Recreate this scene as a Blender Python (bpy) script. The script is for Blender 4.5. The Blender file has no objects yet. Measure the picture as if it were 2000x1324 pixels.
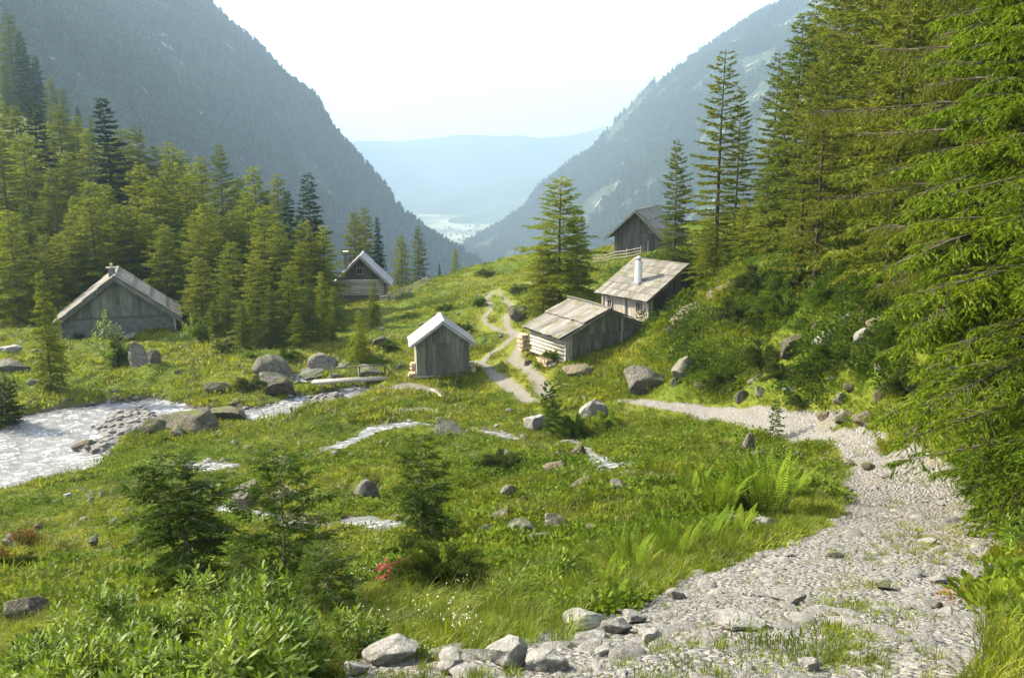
import bpy, math, random
import numpy as np
from mathutils import Vector, Matrix

# ------------------------------------------------------------------ camera, world, sun, exposure
S = bpy.context.scene
C = S.collection
F_PX, PITCH = 1732.0, math.radians(11.8)
CP, SP = math.cos(PITCH), math.sin(PITCH)
cam_d = bpy.data.cameras.new("camera"); cam = bpy.data.objects.new("camera", cam_d); C.objects.link(cam)
cam_d.angle = 2 * math.atan(1000 / F_PX); cam_d.clip_start = 0.05; cam_d.clip_end = 20000
cam.rotation_euler = (math.radians(90) - PITCH, 0, 0); cam.location = (0, 0, 0)
S.camera = cam
SUN_AZ, SUN_EL = math.radians(-72), math.radians(36)      # azimuth from +Y (view) towards +X
w = bpy.data.worlds.new("World"); S.world = w; w.use_nodes = True
wn = w.node_tree.nodes; wl = w.node_tree.links
sky = wn.new("ShaderNodeTexSky"); sky.sky_type = 'NISHITA'; sky.sun_disc = False
sky.sun_elevation = SUN_EL; sky.sun_rotation = SUN_AZ
sky.air_density = 1.0; sky.dust_density = 7.0; sky.ozone_density = 1.0; sky.altitude = 1500
veil = wn.new('ShaderNodeMix'); veil.data_type = 'RGBA'; veil.inputs[0].default_value = .13      # thin even high cloud
wl.new(sky.outputs[0], veil.inputs[6]); veil.inputs[7].default_value = (9.4, 9.2, 8.8, 1); wl.new(veil.outputs[2], wn['Background'].inputs[0]); wn['Background'].inputs[1].default_value = 0.15
sd_ = bpy.data.lights.new("sun", 'SUN'); sun = bpy.data.objects.new("sun", sd_); C.objects.link(sun)
sd_.energy = 4.5; sd_.angle = math.radians(1.0); sd_.color = (1.0, 0.9, 0.72)
sdir = Vector((math.sin(SUN_AZ) * math.cos(SUN_EL), math.cos(SUN_AZ) * math.cos(SUN_EL), math.sin(SUN_EL)))
sun.rotation_euler = sdir.to_track_quat('Z', 'Y').to_euler()
S.view_settings.view_transform = 'Standard'; S.view_settings.look = 'None'
S.view_settings.exposure = 1.78; S.view_settings.gamma = 1.0; S.view_settings.use_curve_mapping = False
S.render.engine = 'CYCLES'
cy = S.cycles
cy.use_denoising = True; cy.use_adaptive_sampling = True; cy.adaptive_threshold = 0.015
cy.max_bounces = 6; cy.diffuse_bounces = 3; cy.glossy_bounces = 2; cy.transmission_bounces = 3
cy.volume_bounces = 1; cy.transparent_max_bounces = 4
cy.caustics_reflective = False; cy.caustics_refractive = False
cy.sample_clamp_indirect = 6.0
HAZE_DENSITY = 0.00033

# ------------------------------------------------------------------ small maths
def tanv(v):                      # tangent of the angle below the horizon for a row of the photograph
    return math.tan(PITCH + math.atan((v - 662) / F_PX))
def at(u, v, Y):
    dy = F_PX * CP + (662 - v) * SP; dz = -F_PX * SP + (662 - v) * CP
    return ((u - 1000) / dy * Y, Y, dz / dy * Y)
_tab = np.random.default_rng(5).random((256, 256))
def vnoise(x, y, seed=0):
    x = np.asarray(x, float) + seed * 17.31; y = np.asarray(y, float) + seed * 9.17
    xi = np.floor(x).astype(int); yi = np.floor(y).astype(int); fx = x - xi; fy = y - yi
    fx = fx * fx * (3 - 2 * fx); fy = fy * fy * (3 - 2 * fy)
    a = _tab[xi % 256, yi % 256]; b = _tab[(xi + 1) % 256, yi % 256]
    c = _tab[xi % 256, (yi + 1) % 256]; d = _tab[(xi + 1) % 256, (yi + 1) % 256]
    return (a + (b - a) * fx) * (1 - fy) + (c + (d - c) * fx) * fy
def fbm(x, y, seed=0, o=3):
    r = 0; amp = 1; tot = 0
    for k in range(o):
        r = r + amp * vnoise(x * 2 ** k, y * 2 ** k, seed + k); tot += amp; amp *= .5
    return r / tot
def sstep(a, b, x):
    t = np.clip((x - a) / (b - a), 0, 1); return t * t * (3 - 2 * t)

# ------------------------------------------------------------------ terrain: surveyed points (column, row, distance) of the photograph
GP = [(1500,1320,4.3),(1900,1320,4.2),(1100,1320,4.6),(700,1320,5.0),(300,1320,5.8),(0,1320,6.8),
(1900,1180,7.0),(1600,1180,7.2),(1300,1150,8.3),(1000,1230,6.6),(900,1180,8),(600,1200,8.0),(300,1180,9.5),(0,1150,11.5),
(1950,1000,14),(1640,1000,14.5),(1350,1000,14.5),(1100,1000,16.5),(900,1000,18),(600,1000,20),(300,1000,24),(0,1010,26),
(1200,1080,11.5),(900,1090,12.5),(600,1090,13.5),(300,1090,15.5),(0,1080,17.5),(1500,1080,10.3),(1800,1080,10),
(1200,930,20.5),(900,930,23),(600,930,26),(1500,930,18.5),(1800,930,18),(1980,930,17),
(1700,870,23),(1850,870,22),(1450,870,25),(1200,870,27.5),(900,870,30),(600,870,33),(380,880,35.5),
(0,960,33.9),(100,930,35.4),(200,890,37.7),(0,836,42.2),(150,790,46),(300,775,46.8),(0,760,48),(150,740,50.5),(0,700,55),(150,690,56),
(300,720,51.6),(450,740,48.4),(450,800,43.5),(560,790,44),(700,757,46.5),(450,700,55),(600,700,53),(130,650,64),(240,655,63),(0,650,64),(345,655,63),
(600,660,62),(700,690,56),(800,745,47.5),(860,738,48.5),(950,740,48),(1020,740,46),(1050,780,41.5),(950,800,41),(800,800,41.5),(650,830,38.5),
(980,690,53),(1000,650,59),(970,600,68),(950,570,76),(1000,560,80),(1000,508,100),(900,535,98),(850,555,92),(760,580,88),(700,597,84),
(700,640,70),(800,620,72),(900,600,70),(850,650,62),(1100,500,95),(1200,492,90),(1300,495,80),(1090,590,62),(1030,620,62),(1170,600,58),
(1105,705,46.5),(1040,690,50),(1258,660,47.5),(1100,760,43.5),(1150,720,45),(1265,636,50),(1340,600,50),
(1250,770,38.5),(1450,800,31.5),(1600,840,26.5),(1300,700,42),(1450,740,34.5),(1450,650,38),(1400,560,46),(1420,520,52),
(1600,740,29),(1600,650,31.5),(1600,560,36),(1750,800,23.5),(1750,700,25.5),(1750,600,28),(1900,860,18),(1900,750,20),(1900,600,23),
(1700,500,38),(1990,1100,9.5),(1990,1200,6.8),(2000,500,28)]
WP = [(0,0,-1.65),(3,0,-1.5),(-3,0,-2.4),(8,2,-.6),(-10,0,-4),(-25,10,-9.5),(-40,25,-13),(-52,42,-13.6),(0,-6,-.8),(14,8,0),
(25,22,1),(40,40,4),(60,80,4),(70,120,2),(30,14,5),(10,130,-18),(0,160,-35),(-20,200,-62),(30,140,-13),(60,160,-6),(40,200,-45),(90,200,-10),(0,260,-110),(60,280,-90),(120,260,-30),
(-60,64,-10.5),(-90,75,-3),(-60,95,-9),(-90,130,0),(-60,150,-8),(-144,250,12),(-100,200,4),(-40,120,-14),(-20,112,-17.5),(-50,200,-24),(-15,150,-32),(-110,300,-10),(-60,280,-60),
(-80,40,-9),(-130,120,12),(-180,200,25),(-200,300,10),(-20,90,-14.6)]
ctr = np.array([at(*g) for g in GP] + WP, float)
def warp(x, y):
    yy = np.asarray(y, float) + 8.0; x = np.asarray(x, float)
    return np.arctan2(x, yy), np.log(np.maximum(np.hypot(x, yy), .5)) * .8
_cu, _cv = warp(ctr[:, 0], ctr[:, 1])
def _ker(a, b):
    d2 = (a[:, None] - _cu[None]) ** 2 + (b[:, None] - _cv[None]) ** 2
    return .5 * d2 * np.log(d2 + 1e-12)
_n = len(ctr); _A = np.zeros((_n + 3, _n + 3)); _A[:_n, :_n] = _ker(_cu, _cv) + np.eye(_n) * 2e-4
_A[:_n, _n] = 1; _A[:_n, _n + 1] = _cu; _A[:_n, _n + 2] = _cv; _A[_n:, :_n] = _A[:_n, _n:].T
_W = np.linalg.solve(_A, np.concatenate([ctr[:, 2], np.zeros(3)]))
def base(x, y):
    x = np.atleast_1d(np.asarray(x, float)); y = np.atleast_1d(np.asarray(y, float)); sh = x.shape
    a, b = warp(x.ravel(), y.ravel()); out = np.empty(a.size)
    for i in range(0, a.size, 20000):
        s = slice(i, i + 20000)
        out[s] = _ker(a[s], b[s]) @ _W[:_n] + _W[_n] + _W[_n + 1] * a[s] + _W[_n + 2] * b[s]
    return out.reshape(sh)
_T = np.exp(np.linspace(math.log(3.2), math.log(260), 420))
def hit(u, v, f=None):
    """ground point seen at a pixel of the photograph"""
    dy = F_PX * CP + (662 - v) * SP; dz = -F_PX * SP + (662 - v) * CP
    X = (u - 1000) / dy * _T; Z = dz / dy * _T
    g = (f or base)(X, _T); k = np.argmax(Z < g)
    if not (Z < g).any(): k = len(_T) - 1
    k = max(k, 1); a = Z[k - 1] - g[k - 1]; b = Z[k] - g[k]; t = a / (a - b + 1e-9); t = min(max(t, 0), 1)
    Y = _T[k - 1] + (_T[k] - _T[k - 1]) * t
    return ((u - 1000) / dy * Y, Y)
def hits(pts): return np.array([hit(*p) for p in pts])
def poly_sd(P, x, y):
    """distance to a polygon, positive inside"""
    x = np.asarray(x, float); y = np.asarray(y, float); out = np.full(x.shape, -99.0)
    m = (x > P[:, 0].min() - 3) & (x < P[:, 0].max() + 3) & (y > P[:, 1].min() - 3) & (y < P[:, 1].max() + 3)
    if not m.any(): return out
    px, py = x[m], y[m]; d = np.full(px.shape, 1e9); ins = np.zeros(px.shape, bool)
    for i in range(len(P)):
        ax, ay = P[i]; bx, by = P[(i + 1) % len(P)]
        t = np.clip(((px - ax) * (bx - ax) + (py - ay) * (by - ay)) / ((bx - ax) ** 2 + (by - ay) ** 2 + 1e-9), 0, 1)
        d = np.minimum(d, np.hypot(px - ax - t * (bx - ax), py - ay - t * (by - ay)))
        c = ((ay > py) != (by > py)); xx = ax + (py - ay) * (bx - ax) / (by - ay + 1e-12)
        ins ^= c & (px < xx)
    out[m] = np.where(ins, d, -d); return out
def line_sd(P, wd, x, y):
    """half-width minus distance to a polyline, positive inside"""
    x = np.asarray(x, float); y = np.asarray(y, float); out = np.full(x.shape, -99.0)
    m = (x > P[:, 0].min() - 4) & (x < P[:, 0].max() + 4) & (y > P[:, 1].min() - 4) & (y < P[:, 1].max() + 4)
    if not m.any(): return out
    px, py = x[m], y[m]; r = np.full(px.shape, -99.0)
    for i in range(len(P) - 1):
        ax, ay = P[i]; bx, by = P[i + 1]
        t = np.clip(((px - ax) * (bx - ax) + (py - ay) * (by - ay)) / ((bx - ax) ** 2 + (by - ay) ** 2 + 1e-9), 0, 1)
        r = np.maximum(r, wd[i] + (wd[i + 1] - wd[i]) * t - np.hypot(px - ax - t * (bx - ax), py - ay - t * (by - ay)))
    out[m] = r; return out

RIVER = [hits([(-160,850),(0,834),(30,813),(90,798),(160,788),(220,780),(300,772),(345,780),(400,792),(470,794),(540,782),(590,768),(640,757),(715,749),(728,760),(680,777),(620,789),(560,811),(500,815),(430,812),(350,812),(290,832),(235,860),(205,892),(175,915),(110,932),(60,952),(0,964),(-160,1010)])]
BR = [([(636,886),(660,872),(700,858),(735,842),(760,830),(800,828),(830,830)], [.15,.3,.3,.35,.5,.45,.2]),
      ([(905,838),(940,841),(975,848),(1000,853)], [.25,.28,.26,.12]),
      ([(1110,858),(1140,878),(1160,892),(1185,908)], [.12,.16,.2,.2]),
      ([(1212,902),(1195,915),(1180,932),(1150,945)], [.15,.25,.22,.12]),
      ([(1120,948),(1080,968),(1040,985),(1005,1002),(960,1015)], [.1,.12,.14,.14,.1]),
      ([(385,905),(410,908),(440,910)], [.25,.3,.2]),
      ([(475,925),(445,937),(415,948),(385,962)], [.2,.3,.3,.2]),
      ([(375,965),(340,975),(300,985),(270,990)], [.3,.35,.3,.15]),
      ([(430,985),(470,1000),(520,1012),(560,1022),(610,1030)], [.15,.25,.3,.3,.2]),
      ([(680,1012),(710,1017),(745,1022),(790,1030)], [.2,.25,.25,.2]),
      ([(600,735),(625,722),(650,712),(640,700)], [.4,.5,.4,.3]),
      ([(420,1095),(440,1108)], [.12,.16])]
BROOKS = [(hits(p), [q * 1.7 for q in wd]) for p, wd in BR]
NEAR_TRACK = hits([(560,1360),(640,1325),(700,1292),(860,1288),(1000,1262),(1100,1212),(1220,1190),(1330,1140),(1420,1112),(1500,1072),(1590,1042),(1640,1000),(1650,950),(1660,905),(1620,868),(1560,838),
   (1640,838),(1720,853),(1810,880),(1890,928),(1945,1000),(1970,1080),(1965,1150),(1935,1230),(1915,1360)])
NEAR_TRACK = np.concatenate([NEAR_TRACK, np.array([(3.2, -3.0), (-2.0, -3.0), (-2.2, 2.0)])])
LANE = (hits([(1600,845),(1520,826),(1440,812),(1350,798),(1270,787),(1210,780)]), [.75,.5,.42,.36,.28,.1])
RUTS = [(hits([(1040,790),(1000,758),(965,732),(940,708),(960,690),(985,672),(1003,655),(975,644),(950,632),(946,618),(962,603),(950,582),(972,566),(1010,556),(1060,552)]), [.6,.55,.42,.33,.36,.34,.28,.27,.27,.27,.27,.27,.27,.27,.2]),
        (hits([(1070,775),(1052,750),(1035,722),(1005,702),(1012,680),(1018,660),(990,634),(988,618),(1003,603),(988,588),(975,570)]), [.6,.5,.42,.5,.34,.27,.27,.27,.27,.27,.2]),
        (hits([(930,706),(900,704)]), [.5,.3]),
        
        (hits([(760,760),(800,752),(840,758),(860,770)]), [.3,.7,.6,.3]), (hits([(770,806),(830,800),(860,806)]), [.3,.5,.2])]
BAR = hits([(195,812),(235,790),(300,786),(322,808),(285,832),(240,858),(205,880),(150,884),(140,872),(185,850),(165,832)])
BAR2 = hits([(590,772),(640,764),(690,768),(640,782),(600,786)])

def river_sd(x, y):
    j = (fbm(x * 1.1, y * 1.1, 31) - .5) * .7
    r = poly_sd(RIVER[0], x, y) + j
    return r
def brook_sd(x, y):
    j = (fbm(x * 2.3, y * 2.3, 33) - .5) * .3
    r = np.full(np.shape(x), -99.0)
    for P, wd in BROOKS: r = np.maximum(r, line_sd(P, wd, x, y) + j)
    return r
def bar_sd(x, y): return np.maximum(poly_sd(BAR, x, y), poly_sd(BAR2, x, y)) + (fbm(x * 1.5, y * 1.5, 35) - .5) * .5
def track_sd(x, y):
    j = (fbm(x * 1.6, y * 1.6, 41) - .5) * .55
    return np.maximum(poly_sd(NEAR_TRACK, x, y) + j * .8, line_sd(LANE[0], LANE[1], x, y) + j * .6)
def rut_sd(x, y):
    j = (fbm(x * 1.3, y * 1.3, 43) - .5) * .22 + .03
    r = np.full(np.shape(x), -99.0)
    for P, wd in RUTS: r = np.maximum(r, line_sd(P, [q * .78 for q in wd], x, y))
    return r + j
PADS = []                                     # flat ground under the huts: x, y, radius
def H(x, y):
    x = np.atleast_1d(np.asarray(x, float)); y = np.atleast_1d(np.asarray(y, float))
    b = base(x, y); r = np.hypot(x, y)
    tr = np.maximum(track_sd(x, y), rut_sd(x, y) - .2); rv = river_sd(x, y); bk = brook_sd(x, y); ba = bar_sd(x, y)
    calm = 1 - sstep(-1.0, .3, tr); wet = sstep(-.8, .4, np.maximum(rv, bk))
    hum = (fbm(x * .42, y * .42, 3, 3) - .5) * (.60 * sstep(5, 20, r) + .2 * sstep(16, 30, r) + .1) + (fbm(x * 1.9, y * 1.9, 7, 2) - .5) * (.15 + .20 * sstep(6, 20, r))
    hum = hum + (fbm(x * .12, y * .12, 9, 2) - .5) * 2.2 * sstep(70, 120, r)
    big = sstep(8, 20, x) * sstep(20, 26, y) * (1 - sstep(60, 90, y))
    hum = hum + (fbm(x * .35, y * .35, 12, 3) - .45) * .9 * big
    z = b + hum * calm * (1 - .8 * wet)
    z = z + (fbm(x * 2.2, y * 2.2, 15, 3) - .5) * .07 * (1 - calm)
    z = z - .42 * sstep(-.25, .5, rv) * (1 - sstep(-.1, .5, ba)) - .02 * wet - .16 * sstep(-.15, .2, bk)
    return z
def ground(x, y): return float(H(np.array([x]), np.array([y]))[0])
def place(u, v):
    x, y = hit(u, v, H); return x, y, ground(x, y)
def px(y_dist, n):                            # n pixels of the photograph at that distance, in metres
    return n * y_dist / CP / F_PX

# ------------------------------------------------------------------ mesh and tagging helpers
def mk_mesh(name, V, F, mat=None, smooth=False, attrs=None):
    V = np.ascontiguousarray(V, np.float32); F = np.ascontiguousarray(F, np.int32); n, k = F.shape
    me = bpy.data.meshes.new(name); me.vertices.add(len(V)); me.vertices.foreach_set('co', V.ravel())
    me.loops.add(n * k); me.loops.foreach_set('vertex_index', F.ravel())
    me.polygons.add(n); me.polygons.foreach_set('loop_start', np.arange(0, n * k, k, dtype=np.int32))
    if smooth: me.polygons.foreach_set('use_smooth', np.ones(n, bool))
    for an, av in (attrs or {}).items():
        a = me.attributes.new(an, 'FLOAT', 'POINT'); a.data.foreach_set('value', np.ascontiguousarray(av, np.float32))
    me.update(calc_edges=True)
    if mat: me.materials.append(mat)
    return me
def link(name, me, parent=None, loc=None, rot=None, scale=None):
    o = bpy.data.objects.new(name, me); C.objects.link(o)
    if parent: o.parent = parent
    if loc is not None: o.location = loc
    if rot is not None: o.rotation_euler = rot
    if scale is not None: o.scale = scale if hasattr(scale, '__len__') else (scale,) * 3
    return o
def tag(o, label=None, cat=None, group=None, kind=None):
    if label: o['label'] = label
    if cat: o['category'] = cat
    if group: o['group'] = group
    if kind: o['kind'] = kind
    return o
class MB:
    """collects polygons for one mesh"""
    def __init__(s): s.v = []; s.f = []
    def add(s, V, F):
        b = len(s.v); s.v += [tuple(p) for p in V]; s.f += [tuple(i + b for i in f) for f in F]
    def box(s, a, b):
        x0, y0, z0 = a; x1, y1, z1 = b
        s.add([(x0,y0,z0),(x1,y0,z0),(x1,y1,z0),(x0,y1,z0),(x0,y0,z1),(x1,y0,z1),(x1,y1,z1),(x0,y1,z1)],
              [(0,3,2,1),(4,5,6,7),(0,1,5,4),(1,2,6,5),(2,3,7,6),(3,0,4,7)])
    def hexa(s, P): s.add(P, [(0,3,2,1),(4,5,6,7),(0,1,5,4),(1,2,6,5),(2,3,7,6),(3,0,4,7)])
    def tube(s, pts, rad, n=6):
        pts = [Vector(p) for p in pts]; V = []; k = len(pts)
        for i, p in enumerate(pts):
            t = (pts[min(i + 1, k - 1)] - pts[max(i - 1, 0)]).normalized()
            a = t.orthogonal().normalized() if i == 0 else (a - t * a.dot(t)).normalized()
            b = t.cross(a); r = rad[i] if hasattr(rad, '__len__') else rad
            V += [p + a * (r * math.cos(6.2832 * j / n)) + b * (r * math.sin(6.2832 * j / n)) for j in range(n)]
        Fc = [(i * n + j, i * n + (j + 1) % n, (i + 1) * n + (j + 1) % n, (i + 1) * n + j) for i in range(k - 1) for j in range(n)]
        Fc += [tuple(range(n - 1, -1, -1)), tuple((k - 1) * n + j for j in range(n))]
        s.add(V, Fc)
    def mesh(s, name, mat, smooth=False):
        me = bpy.data.meshes.new(name); me.from_pydata(s.v, [], s.f); me.update()
        if smooth: me.polygons.foreach_set('use_smooth', [True] * len(me.polygons))
        me.materials.append(mat); return me
    def build(s, name, mat, parent=None, smooth=False): return link(name, s.mesh(name, mat, smooth), parent)

# ------------------------------------------------------------------ materials
def new_mat(name):
    m = bpy.data.materials.new(name); m.use_nodes = True; nt = m.node_tree
    for n in list(nt.nodes): nt.nodes.remove(n)
    out = nt.nodes.new('ShaderNodeOutputMaterial'); return m, nt, out
class N:
    def __init__(s, nt): s.nt = nt
    def n(s, t, **k):
        x = s.nt.nodes.new(t)
        for a, b in k.items(): setattr(x, a, b)
        return x
    def l(s, a, b): s.nt.links.new(a, b)
    def val(s, sock, v):
        if hasattr(v, 'is_output') or isinstance(v, bpy.types.NodeSocket): s.l(v, sock)
        else: sock.default_value = v
    def mix(s, f, a, b):
        x = s.n('ShaderNodeMix', data_type='RGBA'); s.val(x.inputs[0], f)
        for i, c in ((6, a), (7, b)): s.val(x.inputs[i], c if not isinstance(c, tuple) else (*c, 1))
        return x.outputs[2]
    def math(s, op, a, b=0.0, c=0.0, clamp=False):
        x = s.n('ShaderNodeMath', operation=op, use_clamp=clamp)
        s.val(x.inputs[0], a); s.val(x.inputs[1], b); s.val(x.inputs[2], c); return x.outputs[0]
    def noise(s, vec, scale, detail=3, rough=.55, dist=0.0):
        x = s.n('ShaderNodeTexNoise'); s.l(vec, x.inputs['Vector']); x.inputs['Scale'].default_value = scale
        x.inputs['Detail'].default_value = detail; x.inputs['Roughness'].default_value = rough; x.inputs['Distortion'].default_value = dist
        return x.outputs[0]
    def ramp(s, f, a, b, lo=0.0, hi=1.0):
        x = s.n('ShaderNodeMapRange'); s.val(x.inputs[0], f); x.inputs[1].default_value = a; x.inputs[2].default_value = b
        x.inputs[3].default_value = lo; x.inputs[4].default_value = hi; return x.outputs[0]
    def voro(s, vec, scale, feature='F1', out=0):
        x = s.n('ShaderNodeTexVoronoi', feature=feature); s.l(vec, x.inputs['Vector']); x.inputs['Scale'].default_value = scale
        return x.outputs[out]
    def pos(s): return s.n('ShaderNodeNewGeometry').outputs['Position']
    def obj(s): return s.n('ShaderNodeTexCoord').outputs['Object']
    def vscale(s, vec, sc):
        x = s.n('ShaderNodeMapping'); s.l(vec, x.inputs[0]); x.inputs['Scale'].default_value = sc; return x.outputs[0]
    def bump(s, h, strength=.4, dist=.05):
        x = s.n('ShaderNodeBump'); s.l(h, x.inputs['Height']); x.inputs['Strength'].default_value = strength
        x.inputs['Distance'].default_value = dist; return x.outputs[0]
    def bright(s, col, f):
        x = s.n('ShaderNodeVectorMath', operation='SCALE'); s.l(col, x.inputs[0]); s.val(x.inputs[3], f); return x.outputs[0]

def foliage_mat(name, c1, c2, transl=.4, scale=.4, var=.5, ovar=.3, rough=.6, spec=.1, c3=None, c3amt=.15, patch=None):
    m, nt, out = new_mat(name); g = N(nt)
    nz = g.noise(g.pos(), scale, 2)
    geo = g.n('ShaderNodeNewGeometry'); oi = g.n('ShaderNodeObjectInfo')
    col = g.mix(g.ramp(nz, .35, .65), c1, c2)
    if patch: col = g.mix(g.ramp(g.noise(g.pos(), 1.1, 4, .6), .48, .66, 0, .8), col, patch)
    if c3:
        col = g.mix(g.math('LESS_THAN', geo.outputs['Random Per Island'], c3amt), col, c3)
    k = g.ramp(geo.outputs['Random Per Island'], 0, 1, 1 - var / 2, 1 + var / 2)
    k = g.math('MULTIPLY', k, g.ramp(oi.outputs['Random'], 0, 1, 1 - ovar / 2, 1 + ovar / 2))
    col = g.bright(col, k)
    p = g.n('ShaderNodeBsdfPrincipled'); g.l(col, p.inputs['Base Color']); p.inputs['Roughness'].default_value = rough
    p.inputs['Specular IOR Level'].default_value = spec
    t = g.n('ShaderNodeBsdfTranslucent'); g.l(g.bright(col, 1.15), t.inputs[0])
    mx = g.n('ShaderNodeMixShader'); mx.inputs[0].default_value = transl
    g.l(p.outputs[0], mx.inputs[1]); g.l(t.outputs[0], mx.inputs[2]); g.l(mx.outputs[0], out.inputs[0]); return m

def wood_mat(name, dark, light, sc, moss=None, mossamt=.0, rnd=.35, rough=.85):
    m, nt, out = new_mat(name); g = N(nt); oc = g.obj(); oi = g.n('ShaderNodeObjectInfo')
    shift = g.n('ShaderNodeVectorMath', operation='ADD'); g.l(oc, shift.inputs[0])
    cmb = g.n('ShaderNodeCombineXYZ'); g.l(g.math('MULTIPLY', oi.outputs['Random'], 37.0), cmb.inputs[0]); g.l(g.math('MULTIPLY', oi.outputs['Random'], 91.0), cmb.inputs[1])
    g.l(cmb.outputs[0], shift.inputs[1])
    v = g.vscale(shift.outputs[0], sc)
    grain = g.noise(v, 1.0, 5, .65, .4)
    col = g.mix(g.ramp(grain, .32, .68), dark, light)
    big = g.noise(shift.outputs[0], 1.1, 3)
    col = g.bright(col, g.ramp(big, .3, .7, .78, 1.18))
    if moss: col = g.mix(g.ramp(g.noise(oc, 1.7, 4), .62 - mossamt, .72 - mossamt), col, moss)
    col = g.bright(col, g.ramp(oi.outputs['Random'], 0, 1, 1 - rnd, 1 + rnd))
    p = g.n('ShaderNodeBsdfPrincipled'); g.l(col, p.inputs['Base Color']); p.inputs['Roughness'].default_value = rough
    p.inputs['Specular IOR Level'].default_value = .25
    g.l(g.bump(grain, .7, .012), p.inputs['Normal']); g.l(p.outputs[0], out.inputs[0]); return m

def rock_mat(name, c1, c2, lichen, lamt=.5, sc=1.0, moss=(.07,.1,.02), mossamt=.5):
    m, nt, out = new_mat(name); g = N(nt); ps = g.pos(); oi = g.n('ShaderNodeObjectInfo')
    n1 = g.noise(ps, 2.2 * sc, 6, .65); n2 = g.noise(ps, 9 * sc, 5, .7, .6); n3 = g.noise(ps, 1.1 * sc, 3)
    col = g.mix(g.ramp(n1, .35, .65), c1, c2)
    col = g.mix(g.ramp(n2, .52, .62, 0, lamt), col, lichen)
    col = g.bright(col, g.ramp(n2, .2, .8, .7, 1.2))
    nz = g.n('ShaderNodeSeparateXYZ'); g.l(g.n('ShaderNodeNewGeometry').outputs['Normal'], nz.inputs[0])
    mk = g.math('MULTIPLY', g.ramp(n3, .45, .62), g.ramp(nz.outputs[2], .2, .8, 0, mossamt), clamp=True)
    col = g.mix(mk, col, moss)
    col = g.bright(col, g.ramp(oi.outputs['Random'], 0, 1, .82, 1.2))
    p = g.n('ShaderNodeBsdfPrincipled'); g.l(col, p.inputs['Base Color']); p.inputs['Roughness'].default_value = .9
    p.inputs['Specular IOR Level'].default_value = .2
    h = g.math('ADD', n1, g.math('MULTIPLY', n2, .5))
    g.l(g.bump(h, 1.0, .2 / sc), p.inputs['Normal']); g.l(p.outputs[0], out.inputs[0]); return m

def plain(name, col, rough=.7, metal=0.0, spec=.4, var=.25, sc=6.0):
    m, nt, out = new_mat(name); g = N(nt)
    c = g.mix(g.noise(g.obj(), sc, 4), tuple(x * (1 - var) for x in col), tuple(min(1, x * (1 + var)) for x in col))
    p = g.n('ShaderNodeBsdfPrincipled'); g.l(c, p.inputs['Base Color']); p.inputs['Roughness'].default_value = rough
    p.inputs['Metallic'].default_value = metal; p.inputs['Specular IOR Level'].default_value = spec
    g.l(p.outputs[0], out.inputs[0]); return m

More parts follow.
